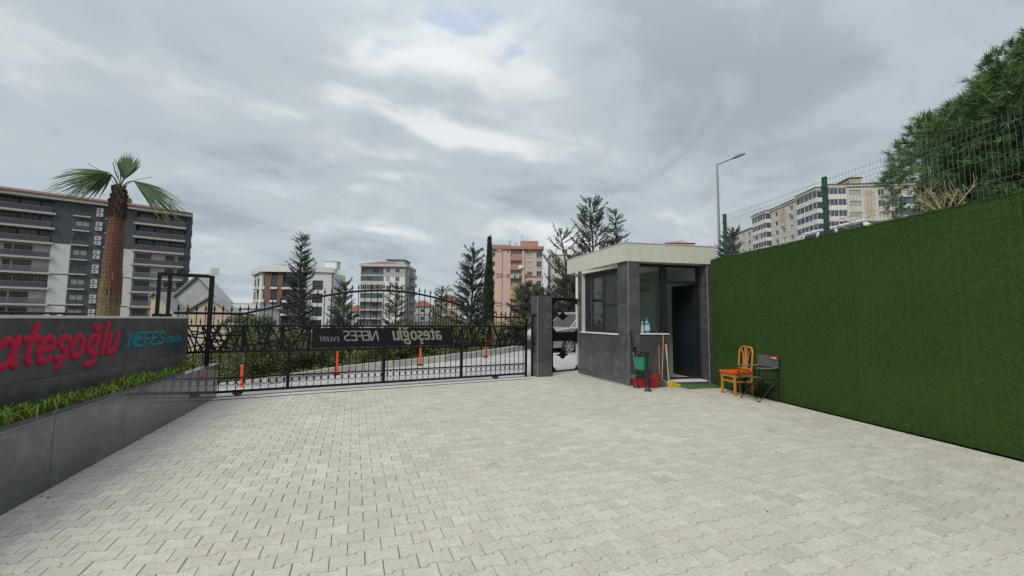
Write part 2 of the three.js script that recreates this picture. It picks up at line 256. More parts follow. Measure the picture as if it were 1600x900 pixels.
function hillH(x, z) {
  const d = x - wallX(z) - 0.3;
  return 2.86 + 0.5 * sstep(1, 6, d) + 0.20 * Math.max(0, d - 9) * (1 - 0.35 * sstep(20, 120, d)) + 0.12 * (fbm(x * 0.4, z * 0.4, 211, 3) - 0.5) * sstep(0.5, 3, d);
}
{ // the higher ground behind the turf wall
  const xs = [0, .5, 1, 2, 3, 4, 5, 6, 8, 10, 13, 17, 22, 30, 42, 60, 85, 120, 170, 260], zs = [8, 5, 2, 0, -2, -4, -6, -8, -10, -11.5, -14, -18, -24, -32, -45, -60, -85, -120, -170, -240], p = [], idx = [];
  for (const z of zs) for (const d of xs) { const x = wallX(z) + 0.25 + d + (z < -11 ? (-11 - z) * 0.42 : 0); p.push(x, d === 0 && z < -11.4 ? -1 : hillH(x, z), z); }
  const n = xs.length;
  for (let j = 0; j < zs.length - 1; j++) for (let i = 0; i < n - 1; i++) { const a = j * n + i; idx.push(a, a + 1, a + n, a + 1, a + n + 1, a + n); }
  const g = new THREE.BufferGeometry(); g.setAttribute('position', new THREE.Float32BufferAttribute(p, 3)); g.setIndex(idx); g.computeVertexNormals();
  struct('hillside', metreUV(g), M.ground);
}
{ // street outside the gate, climbing to the right
  const nu = 80, nv = 10, p = [], idx = [];
  for (let i = 0; i <= nu; i++) { const a = kerbCurve.getPoint(i / nu), b = innerCurve.getPoint(i / nu); for (let j = 0; j <= nv; j++) { const t = j / nv, q = a.clone().lerp(b, t); q.y = mix(a.y, b.y, sm(t)) + (t > 0 && t < 1 ? 0.03 * Math.sin(t * Math.PI) : 0); p.push(q.x, q.y, q.z); } }
  for (let i = 0; i < nu; i++) for (let j = 0; j < nv; j++) { const a = i * (nv + 1) + j; idx.push(a, a + 1, a + nv + 1, a + 1, a + nv + 2, a + nv + 1); }
  const g = new THREE.BufferGeometry(); g.setAttribute('position', new THREE.Float32BufferAttribute(p, 3)); g.setIndex(idx); g.computeVertexNormals();
  struct('street', metreUV(g), M.road);
}
{ // kerb of separate stones on the far side of the street
  const k = new THREE.Group(); k.name = 'kerb'; k.userData.kind = 'structure'; scene.add(k);
  const L = kerbCurve.getLength(), n = Math.round(L / 0.95), g = new RoundedBoxGeometry(0.935, 0.42, 0.16, 2, 0.02), gg = metreUV(g), r = rng(5), ms = [0, 1, 2].map(i => { const m = M.kerb.clone(); m.color.multiplyScalar([1, 0.9, 1.1][i]); return m; });
  for (let i = 0; i < n; i++) {
    const a = kerbCurve.getPointAt(i / n), b = kerbCurve.getPointAt((i + 1) / n), c = a.clone().add(b).multiplyScalar(0.5), d = b.clone().sub(a), m = mesh('kerb_stone', gg, ms[Math.floor(r() * 3)], k, c.x - 0.03, c.y + 0.02 + r() * 0.008, c.z - 0.08);
    m.rotation.set(0, turnOf(d.x, d.z), Math.atan2(d.y, Math.hypot(d.x, d.z)), 'YXZ');
  }
}
struct('driveway', (() => { const b = new GB(); b.quad([-8, -0.035, 3.4], [-14, -0.035, 60], [24, -0.035, 60], [7.0, -0.035, 3.4]); const g = b.geo(), n = g.attributes.normal; for (let i = 0; i < n.count; i++) n.setXYZ(i, 0, 1, 0); return g; })(), M.road);
// gate frame: x along the gate towards the pillar, z towards the court
const GATE = { o: [-5.21, -8.09], d: [0.8766, -0.4813] }, gateTurn = turnOf(...GATE.d);
{ // concrete strip that the gate rolls on
  const g = new GB(); g.span(-0.75, 6.47, -0.25, 0.006, -0.85, 0.30);
  const m = g.geo(); m.rotateY(gateTurn); m.translate(GATE.o[0], 0, GATE.o[1]); struct('gate_track', m, M.track);
  const q = new GB(); q.span(-0.75, 6.47, 0.004, 0.016, -0.012, 0.012); q.span(-0.7, 6.40, -0.01, 0.010, 0.300, 0.318);
  const rr = q.geo(); rr.rotateY(gateTurn); rr.translate(GATE.o[0], 0, GATE.o[1]); struct('track_rail', rr, M.rusty);
}
const planterX = z => -3.83 + (z + 3.26) * 0.3636;
{ // cement edging at the feet of the walls
  const e = new GB();
  const strip = (a, b, w, y) => { const A = V(a[0], y, a[1]), B = V(b[0], y, b[1]), n = V(-(B.z - A.z), 0, B.x - A.x).normalize().multiplyScalar(w); e.quad([A.x, y, A.z], [B.x, y, B.z], [B.x + n.x, y, B.z + n.z], [A.x + n.x, y, A.z + n.z]); };
  strip([planterX(4), 4], [planterX(-7.8), -7.8], -0.085, 0.005);
  strip([wallX(-10.15), -10.15], [wallX(4), 4], 0.075, 0.005);
  strip([2.80, -9.80], [1.93, -12.06], -0.13, 0.006);
  strip([2.72, -9.80], [3.75, -10.01], -0.07, 0.0085);
  const g = e.geo(); const n = g.attributes.normal; for (let i = 0; i < n.count; i++) n.setXYZ(i, 0, 1, 0);
  struct('cement_edging', g, M.cement);
}
{ // interlocking double-T pavers in running bond
  const court = new THREE.Group(); court.name = 'paved_court'; court.userData.kind = 'structure'; scene.add(court);
  const bed = new GB(); bed.quad([-1.2, -0.012, 4.2], [7.3, -0.012, 4.2], [5.2, -0.012, -10.3], [-5.3, -0.012, -7.95]); bed.quad([-5.5, -0.0125, -7.8], [5.2, -0.0125, -10.2], [2.2, -0.0125, -12.4], [0.4, -0.0125, -11.5]);
  { const g = bed.geo(); const n = g.attributes.normal; for (let i = 0; i < n.count; i++) n.setXYZ(i, 0, 1, 0); mesh('bedding', g, M.bed, court); }
  const out = [[-.0985, -.0815], [-.0570, -.0815], [-.043, -.0602], [.043, -.0602], [.0570, -.0815], [.0985, -.0815], [.0985, .0815], [.0570, .0815], [.043, .0602], [-.043, .0602], [-.0570, .0815], [-.0985, .0815]];
  const inn = [[-.0955, -.0785], [-.0585, -.0785], [-.0445, -.0572], [.0445, -.0572], [.0585, -.0785], [.0955, -.0785], [.0955, .0785], [.0585, .0785], [.0445, .0572], [-.0445, .0572], [-.0585, .0785], [-.0955, .0785]];
  const caps = THREE.ShapeUtils.triangulateShape(inn.map(p => new THREE.Vector2(...p)), []);
  for (const [o, f, w] of [[out, 0.0836, 0.0590], [inn, 0.0806, 0.0560]]) for (const p of o) { p[0] *= 1.047; p[1] = Math.sign(p[1]) * (Math.abs(p[1]) > 0.07 ? f : w); }
  function paverGeo(uo, vo) {
    const p = [], uv = [], put = (a, y) => { p.push(a[0], y, a[1]); uv.push(a[0] + uo, a[1] + vo); };
    for (const t of caps) for (const i of [t[0], t[2], t[1]]) put(inn[i], 0);
    for (let i = 0; i < 12; i++) { const j = (i + 1) % 12; put(inn[i], 0); put(inn[j], 0); put(out[j], -0.0085); put(inn[i], 0); put(out[j], -0.0085); put(out[i], -0.0085); }
    const g = new THREE.BufferGeometry(); g.setAttribute('position', new THREE.Float32BufferAttribute(p, 3)); g.setAttribute('uv', new THREE.Float32BufferAttribute(uv, 2)); g.computeVertexNormals();
    if (g.attributes.normal.getY(0) < 0) { for (let i = 0; i < p.length; i += 9) for (let q = 0; q < 3; q++) { const a = p[i + 3 + q]; p[i + 3 + q] = p[i + 6 + q]; p[i + 6 + q] = a; } for (let i = 0; i < uv.length; i += 6) for (let q = 0; q < 2; q++) { const a = uv[i + 2 + q]; uv[i + 2 + q] = uv[i + 4 + q]; uv[i + 4 + q] = a; } g.setAttribute('position', new THREE.Float32BufferAttribute(p, 3)); g.setAttribute('uv', new THREE.Float32BufferAttribute(uv, 2)); g.computeVertexNormals(); }
    return g;
  }
  const variants = []; const r = rng(77); for (let i = 0; i < 14; i++) variants.push(paverGeo(r() * 3, r() * 3));
  const tones = [[.53, .498, .428], [.557, .524, .450], [.565, .532, .457], [.575, .538, .463], [.585, .543, .472], [.585, .551, .475], [.592, .560, .482], [.608, .575, .498]];
  const mats = tones.map(t => mat(...t, 0.88, { map: T.concrete, bumpMap: T.concreteBump, bumpScale: 0.0022 }));
  const poly = [[planterX(4) - 0.12, 4], [-5.62, -7.75], [-5.30, -7.93], [0.10, -10.92], [0.40, -11.40], [1.15, -11.7], [2.0, -12.35], [2.0, -12.0], [2.80, -9.88], [4.2, -10.5], [5.0, -10.35], [7.2, 4]];
  const inside = (x, z) => { let c = false; for (let i = 0, j = poly.length - 1; i < poly.length; j = i++) { const [xi, zi] = poly[i], [xj, zj] = poly[j]; if ((zi > z) !== (zj > z) && x < (xj - xi) * (z - zi) / (zj - zi) + xi) c = !c; } return c; };
  const th = 20.6 * Math.PI / 180, ux = Math.cos(th), uz = -Math.sin(th), vx = Math.sin(th), vz = Math.cos(th), spots = [];
  for (let j = -100; j < 60; j++) for (let i = -60; i < 75; i++) {
    const u = (i + (j & 1 ? 0.5 : 0)) * 0.2078 + 0.013, v = j * 0.1448, x = u * ux + v * vx, z = u * uz + v * vz;
    if (z < 3.6 && inside(x, z)) { const s = V(x, 0, z).project(camera); spots.push({ x, z, d: Math.hypot(x, z, 1.5), see: z < -1 && Math.abs(s.x) < 1.03 && Math.abs(s.y) < 1.03 }); }
  }
  spots.sort((a, b) => (b.see - a.see) || a.d - b.d);
  const parts = [], cols = [];
  spots.forEach((s, n) => {
    const yaw = th + (r() - 0.5) * 0.012 + (r() < 0.5 ? Math.PI : 0), y = -0.0006 + (r() - 0.5) * 0.0022 + (r() < 0.03 ? -0.002 : 0), tx = (r() - 0.5) * 0.007, tz = (r() - 0.5) * 0.007, g = variants[Math.floor(r() * 14)], wear = fbm(s.x * 0.55 + 20, s.z * 0.55 + 20, 301, 4) - 0.5, tn = tones[Math.floor(r() * 8)], k = 1 + 0.30 * wear + (r() - 0.5) * 0.06;
    const shrink = 1 - 0.026 * r() ** 5; if (n < 300) { const m = mesh('paver', g, mats[clamp(Math.floor(3.5 + wear * -9 + (r() - 0.5) * 5), 0, 7)], court, s.x, y, s.z); m.rotation.set(tx, yaw, tz, 'YXZ'); m.scale.x = shrink; return; }
    const c = g.clone().applyMatrix4(new THREE.Matrix4().compose(V(s.x, y, s.z), new THREE.Quaternion().setFromEuler(new THREE.Euler(tx, yaw, tz, 'YXZ')), V(shrink, 1, 1)));
    parts.push(c); for (let q = 0; q < c.attributes.position.count; q++) cols.push(tn[0] * k, tn[1] * k, tn[2] * k);
  });
  const field = mergeGeometries(parts); field.setAttribute('color', new THREE.Float32BufferAttribute(cols, 3));
  const f = mesh('paver_field', field, mat(1, 1, 1, 0.88, { map: T.concrete, bumpMap: T.concreteBump, bumpScale: 0.0022, vertexColors: true }), court); f.userData.kind = 'stuff';
  { // grit and dry leaf bits caught in the joints and along the walls
    const q = rng(991), list = []; for (let i = 0; i < 650; i++) { const s = spots[Math.floor(q() * spots.length)], edge = q() < 0.35, z = edge ? -9.6 + 10 * q() : s.z + 0.072 * (q() < 0.5 ? 1 : -1), x = edge ? (q() < 0.5 ? wallX(z) - 0.02 - 0.16 * q() * q() : planterX(Math.max(z, -7.5)) + 0.02 + 0.2 * q() * q()) : s.x + (q() - 0.5) * 0.2, b = 0.25 + 0.75 * q(); if (!inside(x, z)) continue; list.push({ m: new THREE.Matrix4().compose(V(x, 0.003 + 0.003 * q(), z), new THREE.Quaternion().setFromEuler(new THREE.Euler((q() - 0.5) * 0.5, q() * 6.28, (q() - 0.5) * 0.5)), V(1, 1, 0.5).multiplyScalar(0.005 + 0.009 * q() ** 3)), c: [b, b * (0.7 + 0.3 * q()), b * 0.55] }); }
    const lf = new THREE.IcosahedronGeometry(1, 0); lf.scale(1, 0.22, 1); const o = foliage(list, lf, mat(0.20, 0.15, 0.09, 0.9), scene, 'litter', true); o.userData.kind = 'stuff'; tag(o, 'scattered grit and dry leaf bits lying on the paving', 'litter');
  }
  for (const m of court.children) if (m.name === 'paver') m.name = numbered('paver');
}
// ---------------------------------------------------------------- planter and sign wall on the left
const stoneMats = [M.stone, M.stone, M.stoneB, M.stoneC], polMats = [M.polished, M.polishedB];
function tiles(face, x0, x1, y0, y1, xj, yj, mats, seed, t = 0.012, gap = 0.0055) { // separate cladding tiles on a face
  const xs = [x0, ...xj.filter(v => v > x0 + 0.03 && v < x1 - 0.03), x1], ys = [y0, ...yj.filter(v => v > y0 + 0.03 && v < y1 - 0.03), y1], r = rng(seed);
  for (let i = 0; i < xs.length - 1; i++) for (let j = 0; j < ys.length - 1; j++) {
    const w = xs[i + 1] - xs[i] - gap, h = ys[j + 1] - ys[j] - gap, k = [w, h, t].map(v => v.toFixed(3)).join();
    if (!tileCache[k]) tileCache[k] = [0, 1, 2].map(q => { const g = metreUV(new RoundedBoxGeometry(w, h, t, 1, 0.0015)); const uv = g.attributes.uv; for (let n = 0; n < uv.count; n++) uv.setXY(n, uv.getX(n) + q * 0.83, uv.getY(n) + q * 1.37); return g; });
    face.put('tile', tileCache[k][Math.floor(r() * 3)], mats[Math.floor(r() * mats.length)], (xs[i] + xs[i + 1]) / 2, (ys[j] + ys[j + 1]) / 2, t / 2 + r() * 0.0012);
  }
}
const tileCache = {};
{ // planter: x runs from the camera end to the gate end, z towards the court
  const p = thing('planter_wall', 'low planter wall of polished dark grey tiles along the left edge of the paving', 'planter', [-3.83, 0, -3.26], turnOf(-0.3417, -0.9398));
  const f = new Face(p, 0, 0, 1, 0), end = 5.02, h = 0.625;
  f.gb().span(-6.5, end - 0.014, -0.3, h - 0.014, -0.13, -0.014).build('core', M.grout, p);
  tiles(f, -6.5, end, 0.0, h - 0.012, [-5.5, -4.3, -3.1, -1.9, -0.7, 0.5, 1.7, 2.9, 4.1], [], polMats, 3);
  for (let x = -6.5, k = 0; x < end; k++) { const x1 = Math.min(end + 0.012, k ? x + 1.2 : -5.5); f.gb().rbox((x + x1) / 2, h - 0.006, -0.055, x1 - x - 0.003, 0.012, 0.15, 0.0015).build('coping_tile', polMats[k % 2], p); x = x1; if (end - x < 0.05) break; }
  new Face(p, end, 0, 0, -1).gb().rbox(0.07, h / 2 - 0.01, 0.006, 0.145, h - 0.02, 0.012, 0.0015).build('end_tile', M.polished, p);
  f.gb().span(-6.5, end, h - 0.001, h + 0.0015, 0.0125, 0.0155).build('edge_trim', M.trim, p);
}
{ // soil between planter and sign wall
  const g = new GB(); const a = V(-3.83, 0, -3.26), d = V(-0.3417, 0, -0.9398), n = V(-0.9398, 0, 0.3417);
  const P = (t, o, y) => { const q = a.clone().addScaledVector(d, t).addScaledVector(n, o); return [q.x, y, q.z]; };
  const N = 26; for (let i = 0; i < N; i++) { const t0 = mix(-6.5, 5.0, i / N), t1 = mix(-6.5, 5.0, (i + 1) / N); for (const [o0, o1, y0, y1] of [[0.13, 0.4, 0.56, 0.585], [0.4, 0.9, 0.585, 0.57]]) g.quad(P(t0, o0, y0), P(t1, o0, y0), P(t1, o1, y1), P(t0, o1, y1)); }
  g.quad(P(-6.5, 0.9, 0.57), P(5.0, 0.9, 0.57), P(5.0, 0.9, -0.4), P(-6.5, 0.9, -0.4));
  g.quad(P(5.0, 0.12, 0.57), P(5.0, 0.9, 0.57), P(5.0, 0.9, -0.4), P(5.0, 0.12, -0.4));
  struct('planter_soil', g.geo(), M.soil);
}
const SIGN = { o: [-4.64, -3.87], d: [-0.3082, -0.9513] };
const bladeGeo = (w, L, bend) => { const p = [], seg = 5; const pt = t => [0, L * (Math.sin(t * 1.2) / 1.2) * (1 - 0.15 * bend * t), bend * L * t * t * 0.85]; for (let i = 0; i < seg; i++) { const t0 = i / seg, t1 = (i + 1) / seg, w0 = w * (1 - t0 ** 2.2), w1 = w * (1 - t1 ** 2.2), a = pt(t0), b = pt(t1); p.push(-w0, a[1], a[2], w0, a[1], a[2], w1, b[1], b[2], -w0, a[1], a[2], w1, b[1], b[2], -w1, b[1], b[2]); } const g = new THREE.BufferGeometry(); g.setAttribute('position', new THREE.Float32BufferAttribute(p, 3)); g.computeVertexNormals(); return g; };
{ // strap-leaved grass filling the planter
  const r = rng(12), gs = [bladeGeo(0.007, 0.21, 0.55), bladeGeo(0.008, 0.19, 0.95), bladeGeo(0.006, 0.20, 0.25)], a = V(-3.83, 0, -3.26), d = V(-0.3417, 0, -0.9398), n = V(-0.9398, 0, 0.3417), list = [];
  for (let i = 0; i < 2300; i++) {
    const t = mix(-3.6, 4.9, r()), o = 0.12 + 0.40 * Math.sqrt(r()), tuft = fbm(t * 2.6, o * 4, 311, 3), q = a.clone().addScaledVector(d, t).addScaledVector(n, o), s = 0.48 + 0.75 * tuft + (r() - 0.5) * 0.2;
    list.push([Math.floor(r() * 3), V(q.x, 0.565, q.z), new THREE.Euler((r() - 0.5) * 0.7, r() * 6.28, (r() - 0.5) * 0.7), s, 0.75 + 0.5 * r(), r()]);
  }
  const geos = list.map(([k, p, e, s]) => gs[k].clone().applyMatrix4(new THREE.Matrix4().compose(p, new THREE.Quaternion().setFromEuler(e), V(s, s, s))));
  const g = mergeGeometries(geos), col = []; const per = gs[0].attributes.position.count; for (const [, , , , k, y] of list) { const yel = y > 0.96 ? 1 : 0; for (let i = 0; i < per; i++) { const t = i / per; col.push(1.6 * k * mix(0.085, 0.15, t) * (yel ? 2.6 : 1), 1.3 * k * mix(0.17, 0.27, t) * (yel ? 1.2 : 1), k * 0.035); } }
  g.setAttribute('color', new THREE.Float32BufferAttribute(col, 3));
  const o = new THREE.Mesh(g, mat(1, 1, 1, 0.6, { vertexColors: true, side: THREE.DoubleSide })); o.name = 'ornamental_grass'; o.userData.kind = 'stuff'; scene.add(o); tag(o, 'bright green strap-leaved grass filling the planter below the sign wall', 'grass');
}
function strokes(gb, list, r, depth, z) { // rounded strokes standing proud of a wall
  for (const pts of list) { const closed = pts.closed, q = new GB(); q.tube(pts.map(p => [p[0], p[1], 0]), r, closed ? 30 : Math.max(6, pts.length * 6), 8, !!closed); if (!closed) for (const e of [pts[0], pts[pts.length - 1]]) q.sphere(e[0], e[1], 0, r); for (const g of q.g) gb.add(g, new THREE.Matrix4().compose(V(0, 0, z), new THREE.Quaternion(), V(1, 1, depth / r))); z += 0.0007; }
}
const ring = (cx, cy, rx, ry, n = 12) => Object.assign(Array.from({ length: n }, (_, i) => [cx + rx * Math.cos(i / n * 6.2832), cy + ry * Math.sin(i / n * 6.2832)]), { closed: true });
{
  const s = thing('sign_wall', 'dark grey tiled sign wall with red and teal raised lettering behind the planter', 'wall', [SIGN.o[0], 0, SIGN.o[1]], turnOf(...SIGN.d));
  const f = new Face(s, 0, 0, 1, 0), L = 3.87;
  f.gb().span(-4.6, L - 0.012, -0.3, 1.47, -0.24, -0.001).build('core', M.grout, s);
  tiles(f, -4.6, L, 0.25, 1.467, [-4.1, -2.9, -1.7, -0.5, 0.7, 1.9, 3.1], [0.86], stoneMats, 21);
  tiles(new Face(s, L - 0.012, 0, 0, -1), 0, 0.24, 0.25, 1.467, [], [0.86], stoneMats, 22);
  f.gb().rbox(-0.36, 1.483, -0.115, 8.5, 0.03, 0.285, 0.004).build('coping', M.coping, s);
  const sl = (pts) => { const q = pts.map(([x, y]) => [x + 0.24 * (y - 1.0), y]); q.closed = pts.closed; return q; };
  const red = {
    a: [ring(-0.075, 1.145, 0.095, 0.12), [[0.035, 1.275], [0.03, 1.12], [0.05, 1.035], [0.085, 1.03]]],
    t: [[[0.215, 1.40], [0.205, 1.2], [0.205, 1.08], [0.245, 1.035]], [[0.125, 1.265], [0.30, 1.27]]],
    e: [[[0.355, 1.135], [0.44, 1.15], [0.505, 1.175], [0.49, 1.25], [0.425, 1.268], [0.36, 1.21], [0.343, 1.12], [0.375, 1.045], [0.45, 1.03], [0.51, 1.06]]],
    s: [[[0.745, 1.235], [0.69, 1.265], [0.62, 1.245], [0.605, 1.195], [0.66, 1.155], [0.725, 1.12], [0.73, 1.06], [0.67, 1.03], [0.595, 1.05]], [[0.672, 1.0], [0.685, 0.965], [0.65, 0.95]]],
    o: [ring(0.905, 1.148, 0.082, 0.118)],
    g: [ring(1.165, 1.16, 0.072, 0.10), [[1.25, 1.265], [1.25, 1.1], [1.245, 0.96], [1.19, 0.92], [1.115, 0.935]], [[1.125, 1.375], [1.175, 1.34], [1.235, 1.375]]],
    l: [[[1.385, 1.40], [1.378, 1.2], [1.385, 1.04]]],
    u: [[[1.485, 1.265], [1.478, 1.12], [1.50, 1.05], [1.555, 1.035], [1.62, 1.08]], [[1.645, 1.265], [1.635, 1.12], [1.655, 1.035]]],
  };
  for (const l of Object.values(red)) { const b = f.gb(); strokes(b, l.map(sl), 0.041, 0.016, 0.012); b.build('letter', M.red, s); }
  const st = { N: [[[0, 0], [0, 1]], [[0, 1], [1, 0]], [[1, 0], [1, 1]]], E: [[[1, 1], [0, 1], [0, 0.99]], [[0, 1], [0, 0]], [[0, 0.52], [0.82, 0.52]], [[0, 0], [1, 0]]], F: [[[1, 1], [0, 1]], [[0, 1], [0, 0]], [[0, 0.5], [0.8, 0.5]]],
    S: [[[0.98, 0.86], [0.7, 1], [0.25, 0.98], [0.06, 0.78], [0.3, 0.56], [0.72, 0.44], [0.94, 0.22], [0.7, 0.02], [0.28, 0], [0, 0.16]]], V: [[[0, 1], [0.5, 0]], [[0.5, 0], [1, 1]]], L: [[[0, 1], [0, 0]], [[0, 0], [0.9, 0]]], R: [[[0, 0], [0, 1]], [[0, 1], [0.65, 1], [0.92, 0.76], [0.6, 0.52], [0, 0.5]], [[0.45, 0.5], [0.95, 0]]], I: [[[0.4, 0], [0.4, 1]]] };
  const caps = (word, x, y, w, gap, h, r, m) => { for (const c of word) { const k = c === 'İ' ? 'I' : c, b = f.gb(), ww = k === 'I' ? w * 0.4 : w; const l = st[k].map(pts => pts.map(([a, q]) => [x + a * ww + 0.2 * q * h, y + q * h])); if (c === 'İ') l.push([[x + 0.4 * ww + 0.26 * h, y + h * 1.28], [x + 0.4 * ww + 0.262 * h, y + h * 1.30]]); strokes(b, l, r, 0.016, 0.012); b.build('letter', m, s); x += ww + gap; } };
  caps('NEFES', 1.955, 1.075, 0.148, 0.058, 0.185, 0.0185, M.teal);
  caps('EVLERİ', 3.07, 1.075, 0.060, 0.028, 0.100, 0.0062, M.teal);
  s.children.filter(m => m.name === 'letter').forEach((m, i) => { if (i) m.name = `letter_${String(i).padStart(3, '0')}`; });
}
{ // thin railing on the ground behind the sign wall
  const s = thing('railing', 'thin black railing just showing above the sign wall coping', 'railing', [-6.3, 0, -3.4], turnOf(-0.3082, -0.9513));
  const f = new Face(s, 0, 0, 1, 0);
  f.gb().cyl([-4, 1.535, 0], [4.3, 1.535, 0], 0.018).build('rail', M.iron, s); f.gb().cyl([-4, 1.0, 0], [4.3, 1.0, 0], 0.014).build('rail', M.iron, s);
  for (let x = -3.6; x < 4.3; x += 1.05) f.gb().cyl([x, -0.5, 0], [x, 1.53, 0], 0.017).build('post', M.iron, s);
}
// ---------------------------------------------------------------- sliding gate
const font = await new FontLoader().loadAsync('fonts/droid/droid_sans_bold.typeface.json'), fontThin = await new FontLoader().loadAsync('fonts/droid/droid_sans_regular.typeface.json');
{
  const G = thing('sliding_gate', 'black wrought iron sliding gate with arched top, crackle panels and solid pale lettering', 'gate', [GATE.o[0], 0, GATE.o[1]], gateTurn);
  const f = new Face(G, 0, 0, 1, 0), x0 = -1.05, x1 = 6.41, add = (n, b) => b.build(n, M.iron, G);
  add('rail', f.gb().span(x0, x1, 0.075, 0.120, -0.025, 0.025)); add('rail', f.gb().span(x0, x1 - 0.05, 0.340, 0.368, -0.017, 0.017));
  add('rail', f.gb().span(x0, x1 - 0.05, 0.828, 0.868, -0.025, 0.025)); add('rail', f.gb().span(x0, x1 - 0.05, 1.315, 1.352, -0.025, 0.025));
  // top rail: level, rising in an arch, level again, turning down into the end stile
  const arch = x => 1.568 + 0.565 * Math.sin(Math.PI * clamp((x - 0.0) / 5.0, 0, 1) ** 0.92) ** 1.25;
  const topY = x => x < 0 || x > 5.5 ? 1.568 : 1.568 + 0.565 * Math.pow(Math.sin(Math.PI * clamp(x / 5.5, 0, 1)), 1.12) * (1 + 0.10 * (1 - x / 2.75) * 0);
  { const pts = []; for (let x = x0; x <= x1 - 0.12; x += 0.12) pts.push([x, topY(x), 0]); pts.push([x1 - 0.10, 1.568, 0], [x1 - 0.045, 1.545, 0], [x1 - 0.025, 1.49, 0]); add('top_rail', f.gb().tube(pts, 0.023, 150, 8)); add('end_stile', f.gb().span(x1 - 0.05, x1, 0.02, 1.50, -0.025, 0.025)); }
  for (const x of [-1.025, 0.835, 2.708, 4.556]) add('post', f.gb().span(x - 0.03, x + 0.03, 0.12, 0.83, -0.026, 0.026));
  const rod = {}, rodGeo = h => rod[h.toFixed(3)] ??= metreUV(new THREE.BoxGeometry(0.014, h, 0.014));
  const spear = metreUV(new THREE.LatheGeometry([[0, -0.035], [0.007, -0.035], [0.02, -0.012], [0.022, 0], [0.016, 0.014], [0.009, 0.02], [0.014, 0.03], [0.010, 0.05], [0, 0.088]].map(p => new THREE.Vector2(...p)), 8));
  const ringG = metreUV(new THREE.TorusGeometry(0.0575, 0.0065, 6, 20)), knob = metreUV(new THREE.SphereGeometry(0.014, 8, 6));
  for (let k = 0; k < 60; k++) {
    const x = x0 + 0.066 + k * 0.1349; if (x > x1 - 0.07) break;
    const nearPost = [-1.025, 0.835, 2.708, 4.556].some(p => Math.abs(p - x) < 0.045);
    if (!nearPost) { f.put('bar', rodGeo(0.71), M.iron, x, 0.474, 0); const rg = f.put('ring', ringG, M.iron, x + 0.0675, 0.27, 0); if (x + 0.0675 > x1 - 0.08) G.remove(rg); const kb = new THREE.Mesh(knob, M.iron); kb.name = 'knob'; kb.position.set(-0.0675, 0, 0); if (rg.parent) rg.add(kb); }
    const ty = topY(x), b = f.put('bar', rodGeo(+(ty + 0.05 - 1.35).toFixed(3)), M.iron, x, 1.35 + (ty + 0.05 - 1.35) / 2, 0.0);
    const sp = new THREE.Mesh(spear, M.iron); sp.name = 'spear_tip'; sp.position.y = (ty + 0.05 - 1.35) / 2 + 0.03; b.add(sp);
    const sb = f.put('short_bar', rodGeo(0.062), M.iron, x + 0.0675, 1.381, 0); const st2 = new THREE.Mesh(spear, M.iron); st2.name = 'spear_tip'; st2.position.y = 0.036; st2.scale.setScalar(0.72); sb.add(st2);
  }
  // crackle panels: random straight strips between the two middle rails
  const r = rng(2024);
  for (const [a, b] of [[-1.0, 0.02], [0.02, 1.16], [4.30, 5.33], [5.33, 6.36]]) {
    const W = b - a, y0 = 0.868, y1 = 1.315, n = Math.round(W * 33);
    for (let i = 0; i < n; i++) {
      let p, q; const steep = r() < 0.72;
      if (steep) { const x = a + W * (i + r()) / n; p = [x, y0]; q = [clamp(x + (r() - 0.5) * 0.62, a, b), y1]; } else { const x = a + W * r() * 0.8; p = [x, mix(y0 + 0.04, y1 - 0.04, r())]; q = [Math.min(b, x + 0.25 + r() * 0.45), clamp(p[1] + (r() - 0.5) * 0.3, y0 + 0.02, y1 - 0.02)]; }
      add('crackle_strip', f.gb().bar([p[0], p[1], 0.003 * ((i % 3) - 1)], [q[0], q[1], 0.003 * ((i % 3) - 1)], 0.025, 0.004 + 0.0007 * (i % 4)));
    }
    add('panel_stile', f.gb().span(a - 0.012, a + 0.012, y0, y1, -0.012, 0.012)); add('panel_stile', f.gb().span(b - 0.012, b + 0.012, y0, y1, -0.0125, 0.0125));
  }
  add('panel_post', f.gb().span(1.175, 1.215, 0.868, 1.315, -0.02, 0.02)); add('panel_post', f.gb().span(4.245, 4.285, 0.868, 1.315, -0.02, 0.02));
  // name plate; solid pale letters stand in for cut-outs, mirrored for the street side
  const put = (fo, text, xl, xr, y, h, skew, m) => { // xl..xr on the plate, mirrored; every letter a piece of its own
    const cap = text === 'ateşoğlu' ? 0.76 : 0.72, k = h / cap, glyphs = [...text].map(c => { const shs = fo.generateShapes(c, 1), bx = new THREE.Box2(); for (const s of shs) for (const p of s.getPoints(6)) bx.expandByPoint(p); return [shs, bx]; });
    const gap = 0.012, total = glyphs.reduce((t, [, b]) => t + b.max.x - b.min.x, 0), sx = (xr - xl - skew * h - gap * (glyphs.length - 1)) / total; let at = xr;
    for (const [shs, bx] of glyphs) {
      const b = f.gb(), M4 = new THREE.Matrix4().set(-sx, -skew * k, 0, at + bx.min.x * sx, 0, k, 0, y, 0, 0, 1, 0.0245, 0, 0, 0, 1);
      for (const s of shs) { const g = new THREE.ExtrudeGeometry(s, { depth: 0.003, bevelEnabled: false, curveSegments: 5 }); g.applyMatrix4(M4); const p = g.attributes.position.array; for (let i = 0; i < p.length; i += 9) for (let q = 0; q < 3; q++) { const t = p[i + 3 + q]; p[i + 3 + q] = p[i + 6 + q]; p[i + 6 + q] = t; } g.computeVertexNormals(); b.add(g); }
      b.build('letter', m, G); at -= (bx.max.x - bx.min.x) * sx + gap;
    }
  };
  add('name_plate', f.gb().span(1.232, 4.228, 0.884, 1.298, 0.02, 0.024));
